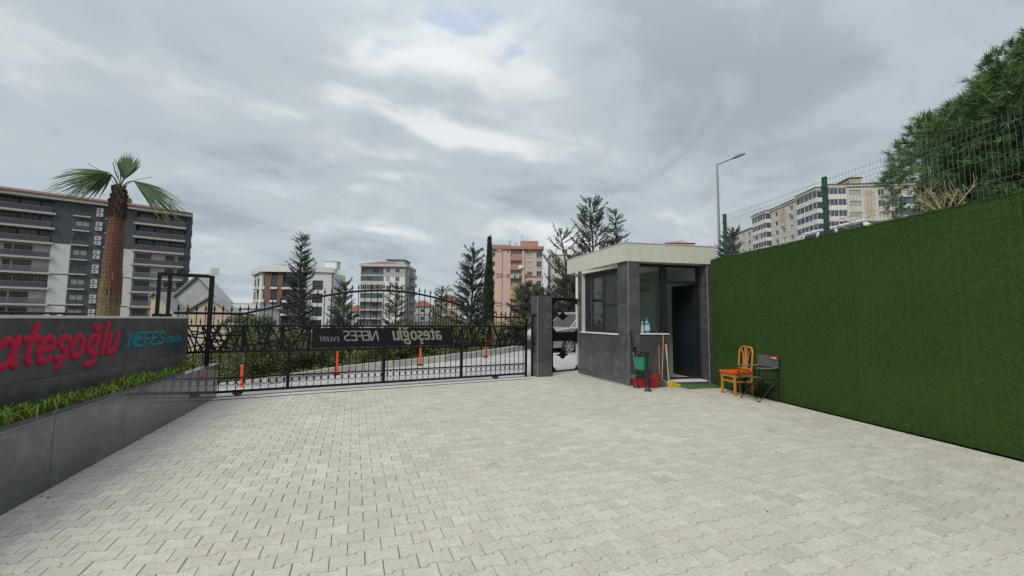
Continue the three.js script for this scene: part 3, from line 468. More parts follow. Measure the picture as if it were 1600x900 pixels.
  put(font, 'ateşoğlu', 2.855, 4.05, 1.015, 0.215, 0.22, M.paleGold); put(fontThin, 'NEFES', 1.83, 2.585, 1.018, 0.158, 0.25, M.paleGrey); put(fontThin, 'EVLERİ', 1.385, 1.765, 1.020, 0.066, 0.25, M.paleGrey);
  for (const y of [0.876, 1.306]) for (const x of [1.6, 2.7, 3.8]) add('fixing', f.gb().span(x - 0.02, x + 0.02, y - 0.012, y + 0.012, 0, 0.021));
  for (const x of [0.0, 5.48]) { const w = f.gb(); w.span(x - 0.085, x + 0.085, 0.05, 0.078, -0.03, 0.03); w.bar([x - 0.07, 0.06, 0.03], [x - 0.03, 0.02, 0.03], 0.02); w.bar([x + 0.07, 0.06, 0.03], [x + 0.03, 0.02, 0.03], 0.02); w.cyl([x, 0.052, -0.024], [x, 0.052, 0.024], 0.042, 0.042, 16); w.build('wheel', M.rusty, G); }
  const cnt = {}; for (const m of G.children) { const k = cnt[m.name] = (cnt[m.name] ?? -1) + 1; if (k) m.name = `${m.name}_${String(k).padStart(3, '0')}`; }
}
{ // portal of square tube that guides the gate
  const g = thing('guide_portal', 'black square-tube portal guiding the gate at its left end', 'gate frame', [GATE.o[0], 0, GATE.o[1]], gateTurn), f = new Face(g, 0, 0, 1, 0);
  for (const [x, z] of [[-0.50, 0.10]]) f.gb().span(x - 0.036, x + 0.036, -0.3, 2.27, z - 0.036, z + 0.036).build('post', M.iron, g);
  for (const [x, z, w] of [[-1.115, 0.10, 0.026], [-1.265, 0.10, 0.026]]) f.gb().span(x - w, x + w, 1.50, 2.25, z - w, z + w).build('post', M.iron, g);
  f.gb().span(-1.32, -1.06, 1.46, 1.55, 0.04, 0.16).build('clamp', M.iron, g);
  f.gb().span(-1.29, -0.536, 2.225, 2.285, 0.07, 0.13).build('cross_bar', M.iron, g);
  const s = f.gb().rbox(-0.475, 2.36, 0.06, 0.13, 0.13, 0.04, 0.008); s.build('sensor_box', M.coping, g);
}
{ // tiled gate pillar
  const g = thing('gate_pillar', 'square pillar of dark grey tiles between the sliding gate and the small gate', 'pillar', [0.70, 0, -11.22], turnOf(0.93, -0.367));
  const fr = new Face(g, 0, 0, 1, 0), le = new Face(g, -0.0, -0.42, 0, 1), w = 0.42, yj = [0.40, 0.72, 1.28, 1.85], H = 2.145;
  fr.gb().span(0.002, w - 0.002, -0.2, H - 0.005, -w + 0.002, -0.002).build('core', M.grout, g);
  tiles(fr, 0, w, 0, H, [], yj, stoneMats, 31); tiles(le, 0, w, 0, H, [], yj, [M.stoneB, M.stone], 32);
  tiles(new Face(g, w, 0, 0, -1), 0, w, 0, H, [], yj, stoneMats, 33); tiles(new Face(g, w, -w, -1, 0), 0, w, 0, H, [], yj, stoneMats, 34);
  fr.gb().span(-0.012, w + 0.012, H - 0.004, H + 0.012, -w - 0.012, 0.012).build('cap', M.stone, g);
  fr.gb().span(-0.013, -0.001, 0, H, 0.001, 0.013).build('corner_trim', M.trim, g);
  const st = new Face(g, -0.06, -0.10, 1, 0); st.gb().span(-0.06, -0.02, 0.0, 1.66, -0.06, 0.0).span(-0.02, 0.045, 1.60, 1.66, -0.05, -0.01).span(-0.02, 0.045, 0.85, 0.90, -0.05, -0.01).build('catch_post', M.iron, g);
}
{ // small gate beside the kiosk
  const g = thing('pedestrian_gate', 'narrow black pedestrian gate with two diamond ornaments between pillar and kiosk', 'gate', [1.10, 0, -11.46], turnOf(0.74, -0.60)), f = new Face(g, 0, 0, 1, 0), W = 1.07;
  const add = (n, b, m = M.iron) => b.build(n, m, g);
  add('frame', f.gb().span(0.0, 0.035, 0.06, 2.14, -0.02, 0.02)); add('frame', f.gb().span(W - 0.02, W + 0.10, 0.0, 2.14, -0.03, 0.03)); add('frame', f.gb().span(0.035, W - 0.02, 2.05, 2.13, -0.021, 0.021)); add('frame', f.gb().span(0.035, W - 0.02, 0.09, 0.13, -0.02, 0.02));
  add('lock_rail', f.gb().span(0.035, W - 0.02, 0.93, 1.18, -0.018, 0.018));
  for (const y of [1.62, 0.55]) { const s = new THREE.Shape([[-0.21, 0.018], [-0.13, 0.026], [-0.05, 0.095], [0, 0.115], [0.05, 0.095], [0.13, 0.026], [0.21, 0.018], [0.21, -0.018], [0.13, -0.026], [0.05, -0.095], [0, -0.115], [-0.05, -0.095], [-0.13, -0.026], [-0.21, -0.018]].map(p => new THREE.Vector2(...p))); add('diamond_ornament', f.gb().add(new THREE.ExtrudeGeometry(s, { depth: 0.012, bevelEnabled: true, bevelSize: 0.004, bevelThickness: 0.004, bevelSegments: 1 }), new THREE.Matrix4().makeTranslation(0.42, y, -0.004))); }
  for (const [x, y, sx, sy] of [[0.035, 2.05, 1, -1], [W - 0.02, 2.05, -1, -1], [0.035, 1.18, 1, 1], [W - 0.02, 0.93, -1, -1], [0.035, 0.13, 1, 1], [W - 0.02, 0.13, -1, 1], [W - 0.02, 1.18, -1, 1]]) { const s = new THREE.Shape([[0, 0], [0.13, 0], [0.135, 0.03], [0.09, 0.045], [0.085, 0.075], [0.045, 0.085], [0.03, 0.13], [0, 0.13]].map(([a, b]) => new THREE.Vector2(a * sx, b * sy))); add('corner_ornament', f.gb().add(new THREE.ExtrudeGeometry(s, { depth: 0.01, bevelEnabled: false }), new THREE.Matrix4().makeTranslation(x, y, -0.005))); }
  for (const y of [1.62, 0.55]) for (const k of [-0.010, 0.010]) add('stay_wire', f.gb().cyl([0.03, y + k, 0.002], [W, y + k, 0.002], 0.0025, 0.0025, 5), M.galv);
  struct('threshold', (() => { const b = new GB(); b.span(0, 1.2, -0.2, 0.012, -0.35, 0.18); const q = b.geo(); q.rotateY(turnOf(0.74, -0.60)); q.translate(1.10, 0, -11.46); return q; })(), M.track);
}
// ---------------------------------------------------------------- guard kiosk
{
  const K = thing('guard_kiosk', 'grey tiled guard kiosk with cream flat roof and its dark glazed door ajar', 'kiosk', [2.75, 0, -9.84], turnOf(0.98, -0.199));
  const F = new Face(K, 0, 0, 1, 0), Lf = new Face(K, -0.37, -2.34, 0.156, 0.988), LL = 2.369, yj = [0.13, 0.72, 1.305, 1.90, 2.50], H = 2.92, add = (n, b, m) => b.build(n, m, K);
  // left wall with its window opening
  Lf.gb().span(0.0, LL - 0.32, 0.1, 1.16, -0.235, -0.222).span(0.0, 0.19, 1.16, 2.9, -0.235, -0.222).build('lining', M.interiorWhite, K);
  Lf.wall('side_wall', M.cream, 0, LL, -0.1, H, [[0.197, 1.95, 1.18, 2.83]], 0.22);
  tiles(Lf, 0, LL + 0.012, 0, 1.175, [1.2], yj, stoneMats, 41); tiles(Lf, 1.953, LL + 0.012, 1.175, H, [], yj, stoneMats, 42); tiles(Lf, 0, 0.194, 1.175, H, [], yj, stoneMats, 43);
  add('window_sill', Lf.gb().rbox(1.075, 1.178, -0.06, 1.80, 0.03, 0.2, 0.004), M.whiteSill);
  { // sliding side window
    const b = Lf.gb(), z = -0.15; b.span(0.197, 1.95, 2.77, 2.83, z - 0.04, z + 0.04).span(0.197, 1.95, 1.193, 1.25, z - 0.04, z + 0.04).span(0.197, 0.255, 1.25, 2.77, z - 0.04, z + 0.04).span(1.89, 1.95, 1.25, 2.77, z - 0.04, z + 0.04);
    b.span(1.08, 1.18, 1.25, 2.77, z - 0.035, z + 0.03).span(0.255, 0.36, 1.25, 2.77, z - 0.03, z + 0.025).span(0.36, 1.08, 1.25, 1.34, z - 0.03, z + 0.025).span(0.36, 1.08, 2.68, 2.77, z - 0.03, z + 0.025).span(1.18, 1.89, 1.90, 1.935, z - 0.02, z + 0.035);
    const w = add('window', b, M.alu); Lf.gb().span(0.36, 1.08, 1.34, 2.68, z - 0.006, z - 0.0055).build('pane', M.solarGlass, w); Lf.gb().span(1.18, 1.89, 1.25, 2.77, z - 0.02, z - 0.0195).build('pane', M.glass, w); Lf.gb().span(1.18, 1.89, 1.25, 2.77, z + 0.02, z + 0.0205).build('insect_screen', M.net, w);
  }
  // front: corner column, wall below the window, recessed window and door
  add('front_wall', F.gb().span(0.0, 0.275, -0.1, H, -0.30, -0.001).span(0.275, 1.0, -0.1, 1.19, -0.30, -0.001), M.cream);
  tiles(F, -0.008, 0.287, 0, H, [], yj, stoneMats, 44); tiles(F, 0.287, 1.0, 0, 1.19, [], yj, stoneMats, 45);
  tiles(new Face(K, 0.275, 0, 0, -1), 0, 0.29, 1.22, H, [], yj, stoneMats, 46);
  add('corner_trim', Lf.gb().span(LL + 0.006, LL + 0.018, 0, H, 0.002, 0.016), M.trim);
  add('window_sill', F.gb().rbox(0.66, 1.203, -0.13, 0.76, 0.026, 0.34, 0.004), M.whiteSill);
  { const z = -0.30, b = F.gb(); b.span(0.287, 1.06, 2.85, 2.915, z - 0.04, z + 0.03).span(0.287, 1.06, 1.217, 1.262, z - 0.04, z + 0.03).span(0.287, 0.325, 1.262, 2.85, z - 0.04, z + 0.03).span(1.015, 1.06, 1.262, 2.85, z - 0.04, z + 0.03); const w = add('window', b, M.alu); F.gb().span(0.325, 1.015, 1.262, 2.85, z - 0.006, z - 0.0055).build('pane', M.glass, w); }
  { const z = -0.30, b = F.gb(); b.span(1.063, 1.18, 0.10, 2.915, z - 0.05, z + 0.035).span(2.03, 2.085, 0.10, 2.915, z - 0.05, z + 0.035).span(1.18, 2.03, 2.455, 2.515, z - 0.05, z + 0.03).span(1.18, 2.03, 2.86, 2.915, z - 0.05, z + 0.03).span(1.18, 2.03, 0.10, 0.135, z - 0.05, z + 0.03); const w = add('door_frame', b, M.alu); F.gb().span(1.18, 2.03, 2.515, 2.86, z - 0.006, z - 0.0055).build('transom_pane', M.glass, w); F.gb().span(1.0, 1.063, 0.0, 1.19, z - 0.05, z).build('filler', M.alu, w); }
  { // door leaf swung inwards on the right
    const D = new Face(K, 2.03, -0.34, -0.15, -0.989), b = D.gb(); b.span(0, 0.10, 0.14, 2.45, -0.03, 0.03).span(0.74, 0.84, 0.14, 2.45, -0.03, 0.03).span(0.10, 0.74, 2.34, 2.45, -0.03, 0.03).span(0.10, 0.74, 0.14, 0.30, -0.03, 0.03);
    const d = b.build('door', M.alu, K); D.gb().span(0.10, 0.74, 0.30, 2.34, -0.006, 0.006).build('pane', mat(0.010, 0.020, 0.024, 0.22), d); const h = D.gb(); h.cyl([0.79, 1.15, 0.03], [0.79, 1.15, 0.08], 0.012).cyl([0.79, 1.15, 0.08], [0.67, 1.15, 0.08], 0.011).cyl([0.79, 1.15, -0.03], [0.79, 1.15, -0.08], 0.012).cyl([0.79, 1.15, -0.08], [0.67, 1.15, -0.08], 0.011).span(0.77, 0.81, 1.02, 1.24, -0.034, 0.034); h.build('handle', M.iron, d);
  }
  add('return_wall', F.gb().span(2.098, 2.24, -0.1, H, -2.34, 0.02), M.cream); tiles(new Face(K, 2.098, 0.022, 1, 0), 0.0, 0.14, 0.0, H, [], yj, stoneMats, 48); tiles(new Face(K, 2.098, -0.35, 0, 1), 0.01, 0.37, 0.0, H, [], yj, stoneMats, 47);
  add('back_wall', F.gb().span(-0.37, 2.24, -0.1, H, -2.56, -2.341), M.interiorWhite); add('lining', F.gb().span(2.085, 2.0975, 0.1, 2.9, -2.34, -0.37), M.interiorWhite); add('ceiling', F.gb().span(-0.05, 2.085, 2.885, 2.9, -2.34, -0.36), M.interiorWhite);
  add('floor', F.gb().span(-0.05, 2.095, 0.0, 0.095, -2.34, -0.30), M.cement); add('door_step', F.gb().rbox(1.53, 0.075, -0.155, 1.04, 0.035, 0.30, 0.004), M.whiteSill); add('step_riser', F.gb().span(1.03, 2.09, 0.0, 0.057, -0.30, -0.012), M.stoneB);
  const roof = (o, y0, y1) => { const s = new THREE.Shape([[-0.10 - o, -0.03 - o], [2.32 + o, -0.06 - o], [2.28 + o, 3.12 + o], [-0.44 - o, 3.12 + o]].map(p => new THREE.Vector2(...p))); const g = new THREE.ExtrudeGeometry(s, { depth: y1 - y0, bevelEnabled: false }); g.rotateX(-Math.PI / 2); g.translate(0, y0, 0); return F.gb().add(g); };
  add('roof', roof(0, H + 0.002, 3.355), M.cream); add('roof_trim', roof(0.012, 3.357, 3.375), M.coping);
  { const b = F.gb(); b.rbox(1.45, 2.52, -2.24, 0.82, 0.28, 0.19, 0.03); const a = add('air_conditioner', b, M.acBody); F.gb().span(1.09, 1.81, 2.41, 2.43, -2.146, -2.14).build('vent_slot', M.acFan, a); }
  add('cable', F.gb().tube([[0.80, 2.40, -2.33], [0.78, 2.0, -2.33], [0.74, 1.5, -2.33], [0.72, 1.2, -2.33]], 0.008, 12, 5), M.rubber);
  add('desk', F.gb().span(-0.05, 1.0, 0.78, 0.82, -2.33, -1.7).span(0.95, 1.0, 0.1, 0.78, -2.33, -1.75), M.handle);
  { const b = Lf.gb(); b.rbox(0.09, 2.80, 0.06, 0.09, 0.09, 0.12, 0.015); b.cyl([0.09, 2.80, 0.11], [0.09, 2.77, 0.17], 0.035, 0.03, 10); add('security_camera', b, M.greyPlastic); }
  const cnt = {}; for (const m of K.children) { const k = cnt[m.name] = (cnt[m.name] ?? -1) + 1; if (k) m.name = `${m.name}_${String(k).padStart(3, '0')}`; }
}
const kio = (x, y, z) => { const t = turnOf(0.98, -0.199), q = V(x, y, z).applyAxisAngle(UP, t); return [2.75 + q.x, y, -9.84 + q.z]; }, kioTurn = turnOf(0.98, -0.199);
// ---------------------------------------------------------------- turf wall and mesh fence on the right
{
  const W = thing('turf_wall', 'tall boundary wall clad in dark green artificial turf on the right', 'wall', [4.82, 0, -10.07], turnOf(0.1635, 0.9865)), f = new Face(W, 0, 0, 1, 0), L0 = 0.0, L1 = 14.2, H = 3.0; // z of this frame points to the court
  f.gb().span(L0 + 0.04, L1, -0.3, H - 0.05, -0.27, -0.045).build('core', M.grout, W);
  for (let x = L0, k = 0; x < L1 - 0.1; k++) {
    const x1 = Math.min(L1, k ? x + 2.0 : 1.55), s = new THREE.Shape([[0, 0], [0.045, 0], [0.045, 2.955], [0.27, 2.96], [0.27, 3.003], [0.045, 3.003], [0.012, 2.985], [0, 2.955]].map(p => new THREE.Vector2(...p)));
    const g = new THREE.ExtrudeGeometry(s, { depth: x1 - x - 0.007, bevelEnabled: false }); g.rotateY(Math.PI / 2); g.translate(x, 0.0, 0);
    f.gb().add(g, new THREE.Matrix4().makeTranslation(0, 0, 0.001 * (k % 2))).build(k ? `turf_panel_${String(k).padStart(3, '0')}` : 'turf_panel', k % 3 === 1 ? (M.turf2 ??= (() => { const m = M.turf.clone(); m.color.multiplyScalar(0.93); return m; })()) : M.turf, W); x = x1;
  }
  { // pile of the turf: short blades standing out of the face and over the top edge
    const r = rng(404), n = 46000, tri = new THREE.BufferGeometry(); tri.setAttribute('position', new THREE.Float32BufferAttribute([-0.0022, 0, 0, 0.0022, 0, 0, 0, 0.004, 0.024], 3)); tri.computeVertexNormals();
    const list = [];
    for (let i = 0; i < n; i++) { const top = i < 15000, x = L0 + (7.4 - L0) * r(), e = new THREE.Euler((r() - 0.5) * 1.5 - (top ? 0.8 * r() : -0.2), (r() - 0.5) * 1.6, r() * 6.28, 'YXZ'), s = 0.7 + 0.6 * r(), k = 0.75 + 0.5 * r(); list.push({ m: new THREE.Matrix4().compose(V(x, top ? 2.965 + 0.045 * r() : 2.97 * r(), top ? -0.04 * r() : 0), new THREE.Quaternion().setFromEuler(e), V(s, s, s)), c: [k, k, k] }); }
    const im = foliage(list, tri, new THREE.MeshPhysicalMaterial({ color: C(0.050, 0.098, 0.025), roughness: 0.95, specularIntensity: 0.3, side: THREE.DoubleSide }), W, 'turf_pile');
    im.userData.kind = 'stuff';
  }
}
{
  const W = thing('mesh_fence', 'green welded mesh fence with steel posts standing on the turf wall', 'fence', [4.82, 0, -10.07], turnOf(0.1635, 0.9865)), f = new Face(W, 0, 0, 1, 0), z = -0.15, posts = [0.36, 2.99, 5.62, 8.25, 10.88];
  posts.forEach((x, i) => { const b = f.gb(); b.rbox(x, 3.51, z, 0.062, 1.06, 0.062, 0.006); b.rbox(x, 4.045, z, 0.068, 0.016, 0.068, 0.004); for (const y of [3.15, 3.5, 3.85]) b.span(x - 0.045, x + 0.045, y - 0.012, y + 0.012, z + 0.031, z + 0.04); b.build(i ? `fence_post_00${i}` : 'fence_post', M.fencePost, W); });
  posts.slice(0, -1).forEach((x, i) => {
    const b = f.gb(), a = x + 0.03, e = posts[i + 1] - 0.03, zf = z + 0.036;
    const prof = [[3.02, 0], [3.16, 0], [3.20, 0.035], [3.24, 0], [3.80, 0], [3.84, 0.035], [3.88, 0], [4.015, 0]];
    for (let q = a; q <= e + 1e-6; q += (e - a) / 46) for (let k = 0; k < prof.length - 1; k++) b.bar([q, prof[k][0], zf + prof[k][1]], [q, prof[k + 1][0], zf + prof[k + 1][1]], 0.0023);
    for (const [y, o] of [[3.04, 0], [3.16, 0], [3.24, 0], [3.52, 0], [3.80, 0], [3.88, 0], [3.975, 0]]) b.bar([a, y, zf + o - 0.004], [e, y, zf + o - 0.004], 0.0034);
    b.build(i ? `wire_panel_00${i}` : 'wire_panel', M.fenceWire, W);
  });
}

// ---------------------------------------------------------------- small things in the court
const numberParts = g => { const cnt = {}; for (const m of g.children) { const base = m.name.replace(/_\d{3}$/, ''), k = cnt[base] = (cnt[base] ?? -1) + 1; m.name = k ? `${base}_${String(k).padStart(3, '0')}` : base; } };
{ // litter bin between two posts
  const g = thing('litter_bin', 'green litter bin lined with a black bag, hung between two posts', 'litter bin', [2.90, 0, -9.37], turnOf(0.24, 0.97)), f = new Face(g, 0, 0, 1, 0);
  for (const s of [-1, 1]) { const b = f.gb(); b.bar([s * 0.225, 0.03, 0], [s * 0.175, 0.83, 0], 0.045, 0.05); b.cyl([s * 0.225, 0, 0], [s * 0.225, 0.035, 0], 0.085, 0.06, 14); b.cyl([s * 0.225, 0.035, 0], [s * 0.222, 0.10, 0], 0.05, 0.03, 12); b.build('post', M.binPost, g); }
  const body = new THREE.LatheGeometry([[0, 0.385], [0.135, 0.385], [0.140, 0.395], [0.150, 0.72], [0.144, 0.72], [0.134, 0.40]].map(p => new THREE.Vector2(...p)), 28); const up = new Face(g, 0, 0, 1, 0, 0.05); up.gb().add(body).build('bin_body', M.binGreen, g);
  const bag = new THREE.LatheGeometry([[0.14, 0.68], [0.155, 0.675], [0.162, 0.70], [0.157, 0.735], [0.150, 0.76], [0.13, 0.75], [0.12, 0.66]].map(p => new THREE.Vector2(...p)), 30); { const p = bag.attributes.position, r = rng(4); for (let i = 0; i < p.count; i++) { const a = Math.atan2(p.getZ(i), p.getX(i)), k = 1 + 0.05 * Math.sin(a * 7) + 0.03 * Math.sin(a * 13 + 1); p.setXYZ(i, p.getX(i) * k, p.getY(i) + 0.02 * Math.sin(a * 5 + p.getY(i) * 20), p.getZ(i) * k); } bag.computeVertexNormals(); }
  up.gb().add(bag).sphere(0.1, 0.74, 0.12, 0.05, 1, 0.5, 1.2).sphere(-0.09, 0.745, -0.11, 0.05, 1.2, 0.5, 0.9).build('bag', M.blackBag, g);
  f.gb().cyl([-0.18, 0.56, 0], [-0.14, 0.56, 0], 0.015).cyl([0.14, 0.56, 0], [0.19, 0.56, 0], 0.015).build('pivot', M.binPost, g); numberParts(g);
}
{ const p = kio(0.13, 0, 0.22), g = thing('mop_bucket', 'red rectangular mop bucket with a grey wringer behind the litter bin', 'bucket', p, kioTurn - 0.2), b = new GB();
  const s = new THREE.CylinderGeometry(0.19, 0.155, 0.20, 4, 1, true); s.rotateY(Math.PI / 4); b.add(s, new THREE.Matrix4().compose(V(0, 0.11, 0), new THREE.Quaternion(), V(1.1, 1, 0.72))); b.rbox(0, 0.02, 0, 0.26, 0.03, 0.17, 0.01); b.rbox(0, 0.205, 0.108, 0.34, 0.018, 0.018, 0.006).rbox(0, 0.205, -0.108, 0.34, 0.018, 0.018, 0.006).rbox(0.163, 0.205, 0, 0.018, 0.018, 0.23, 0.006).rbox(-0.163, 0.205, 0, 0.018, 0.018, 0.23, 0.006); b.build('tub', M.bucket, g);
  const w = new GB(); for (let i = 0; i < 5; i++) w.bar([-0.15 + i * 0.035, 0.22, -0.09], [-0.15 + i * 0.035, 0.19, 0.09], 0.02); w.rbox(-0.08, 0.235, -0.09, 0.18, 0.06, 0.02, 0.006); w.build('wringer', M.greyPlastic, g); const h = new GB(); h.tube([[-0.16, 0.21, 0], [-0.14, 0.27, 0.09], [0, 0.29, 0.12], [0.14, 0.27, 0.09], [0.16, 0.21, 0]], 0.005, 18, 5); h.build('bail', M.greyPlastic, g); }
{ const p = kio(0.46, 0, 0.24), g = thing('bucket', 'round red plastic bucket standing below the kiosk window', 'bucket', p, 0.4);
  const b = new GB(); b.add(new THREE.LatheGeometry([[0, 0.008], [0.118, 0.008], [0.126, 0.02], [0.158, 0.275], [0.168, 0.275], [0.168, 0.292], [0.152, 0.292], [0.12, 0.03], [0, 0.025]].map(q => new THREE.Vector2(...q)), 32)); b.build('tub', M.bucket, g);
  const h = new GB(); h.tube([[-0.165, 0.27, 0], [-0.13, 0.25, 0.12], [0, 0.235, 0.178], [0.13, 0.25, 0.12], [0.165, 0.27, 0]], 0.004, 18, 5); h.build('bail', M.galv, g); for (const s of [-1, 1]) new GB().rbox(s * 0.163, 0.262, 0, 0.02, 0.035, 0.04, 0.006).build(s < 0 ? 'lug' : 'lug_001', M.bucket, g); }
{ const a = kio(0.02, 0, 0.25), g = thing('squeegee', 'black-handled floor squeegee leaning against the kiosk corner behind the bin', 'squeegee', a, kioTurn);
  new GB().cyl([0.09, 0.02, -0.03], [0.045, 0.86, -0.20], 0.011, 0.011, 8).build('pole', M.galv, g); new GB().cyl([0.05, 0.78, -0.186], [0.02, 1.27, -0.236], 0.019, 0.015, 8).build('grip', M.rubber, g); new GB().rbox(0.0, 0.90, -0.02, 0.17, 0.035, 0.03, 0.008, 0.6).rbox(0.02, 0.83, -0.04, 0.10, 0.12, 0.02, 0.005, 0.6).build('head', M.rubber, g); }
{ const a = kio(0.73, 0, 0.16), g = thing('broom', 'wooden-handled broom with grey bristles leaning below the window sill', 'broom', a, kioTurn);
  new GB().cyl([-0.02, 0.17, 0.05], [0.14, 1.21, -0.115], 0.0135, 0.013, 8).build('handle', M.handle, g);
  new GB().rbox(-0.02, 0.165, 0.05, 0.07, 0.05, 0.06, 0.012).build('socket', M.rubber, g);
  const s = new THREE.Shape(); s.moveTo(-0.05, 0.16); s.quadraticCurveTo(-0.13, 0.10, -0.14, 0.01); s.lineTo(0.07, 0.0); s.quadraticCurveTo(0.09, 0.10, 0.02, 0.16); new GB().add(new THREE.ExtrudeGeometry(s, { depth: 0.05, bevelEnabled: true, bevelSize: 0.01, bevelThickness: 0.01, bevelSegments: 2 }), new THREE.Matrix4().makeTranslation(0, 0.01, 0.03)).build('brush', M.greyPlastic, g);
  const bl = new GB(); for (let i = 0; i < 22; i++) { const t = i / 21; bl.bar([-0.05 + 0.07 * t, 0.15, 0.095], [-0.135 + 0.20 * t, 0.012, 0.097], 0.004); } bl.build('bristles', M.greyFrame, g); }
new GB().cyl([0, 0.0, 0], [0.06, 0.92, -0.115], 0.012, 0.0115, 8).add(new THREE.SphereGeometry(0.0125, 8, 6), new THREE.Matrix4().makeTranslation(0.06, 0.92, -0.115)).build('wooden_pole', M.handle, scene);
{ const o = scene.children[scene.children.length - 1], p = kio(0.70, 0, 0.13); o.position.set(...p); o.rotation.y = kioTurn; tag(o, 'short plain wooden pole leaning beside the grey broom', 'pole'); }
{ const a = kio(0.95, 0, 0.20), g = thing('dustpan', 'yellow long-handled dustpan standing at the left end of the door step', 'dustpan', a, kioTurn + 0.15), b = new GB();
  b.rbox(0.02, 0.008, 0.03, 0.25, 0.008, 0.22, 0.003).rbox(-0.10, 0.035, 0.03, 0.01, 0.06, 0.22, 0.003).rbox(0.14, 0.035, 0.03, 0.01, 0.06, 0.22, 0.003).rbox(0.02, 0.055, -0.075, 0.25, 0.10, 0.01, 0.003); b.build('pan', M.yellow, g);
  new GB().cyl([0.02, 0.09, -0.07], [0.0, 0.96, -0.185], 0.010, 0.010, 8).build('handle', M.paleHandle, g); new GB().cyl([0, 0.94, -0.182], [-0.05, 0.965, -0.182], 0.011, 0.009, 6).build('grip', M.yellow, g); }
{ const a = kio(0.93, 0, 0.17), g = thing('hand_brush', 'long cream-handled sweeping brush leaning next to the yellow dustpan', 'brush', a, kioTurn);
  new GB().cyl([-0.03, 0.10, 0], [0.035, 0.96, -0.155], 0.010, 0.010, 8).build('handle', M.paleHandle, g); new GB().rbox(-0.03, 0.085, 0.0, 0.17, 0.04, 0.05, 0.01).build('head', M.yellow, g); new GB().rbox(-0.03, 0.035, 0.0, 0.16, 0.065, 0.04, 0.004).build('bristles', M.paleHandle, g); }
{ const c = [kio(0.98, 0, 0.02), kio(2.08, 0, 0.03), kio(2.10, 0, 0.55), kio(1.12, 0, 0.62)], b = new GB(), y = 0.013; b.quad([c[0][0], y, c[0][2]], [c[3][0], y, c[3][2]], [c[2][0], y, c[2][2]], [c[1][0], y, c[1][2]]); for (let i = 0; i < 4; i++) { const p = c[i], q = c[(i + 1) % 4]; b.quad([p[0], y, p[2]], [q[0], y, q[2]], [q[0], 0, q[2]], [p[0], 0, p[2]]); }
  const m = new THREE.Mesh(b.geo(), M.turfMat); m.name = 'door_mat'; scene.add(m); tag(m, 'flat green artificial turf mat on the paving before the door step', 'mat'); }
{ // on the window sill
  const clear = new THREE.MeshPhysicalMaterial({ color: C(0.62, 0.80, 0.92), roughness: 0.08, transmission: 0.85, thickness: 0.0 });
  const g = thing('water_bottle', 'large clear water bottle with a pale blue label inside the kiosk window', 'bottle', kio(0.58, 1.217, -0.20), 0);
  new GB().add(new THREE.LatheGeometry([[0, 0], [0.068, 0], [0.074, 0.012], [0.074, 0.21], [0.06, 0.26], [0.026, 0.30], [0.024, 0.33]].map(p => new THREE.Vector2(...p)), 24)).build('bottle', clear, g); new GB().cyl([0, 0.06, 0], [0, 0.19, 0], 0.0755, 0.0755, 24, true).build('label', mat(0.30, 0.48, 0.60, 0.5), g); new GB().cyl([0, 0.325, 0], [0, 0.355, 0], 0.028, 0.028, 14).build('cap', mat(0.05, 0.20, 0.55, 0.4), g);
  const w = thing('spray_bottle', 'slim white bottle standing left of the water bottle on the sill', 'bottle', kio(0.44, 1.217, -0.19), 0); new GB().add(new THREE.LatheGeometry([[0, 0], [0.034, 0], [0.037, 0.01], [0.037, 0.17], [0.014, 0.22], [0.014, 0.25]].map(p => new THREE.Vector2(...p)), 18)).build('bottle', M.white, w); new GB().rbox(0.008, 0.265, 0, 0.05, 0.03, 0.022, 0.006).build('nozzle', M.white, w);
  const d = thing('ash_dish', 'small dark dish lying on the white window sill', 'dish', kio(0.82, 1.217, -0.10), 0); new GB().add(new THREE.LatheGeometry([[0, 0], [0.055, 0], [0.068, 0.035], [0.062, 0.035], [0.05, 0.008], [0, 0.008]].map(p => new THREE.Vector2(...p)), 20)).build('dish', M.rubber, d); new GB().cyl([-0.05, 0.038, 0], [0.0, 0.02, 0.02], 0.004, 0.004, 6).build('stub', M.white, d);
}
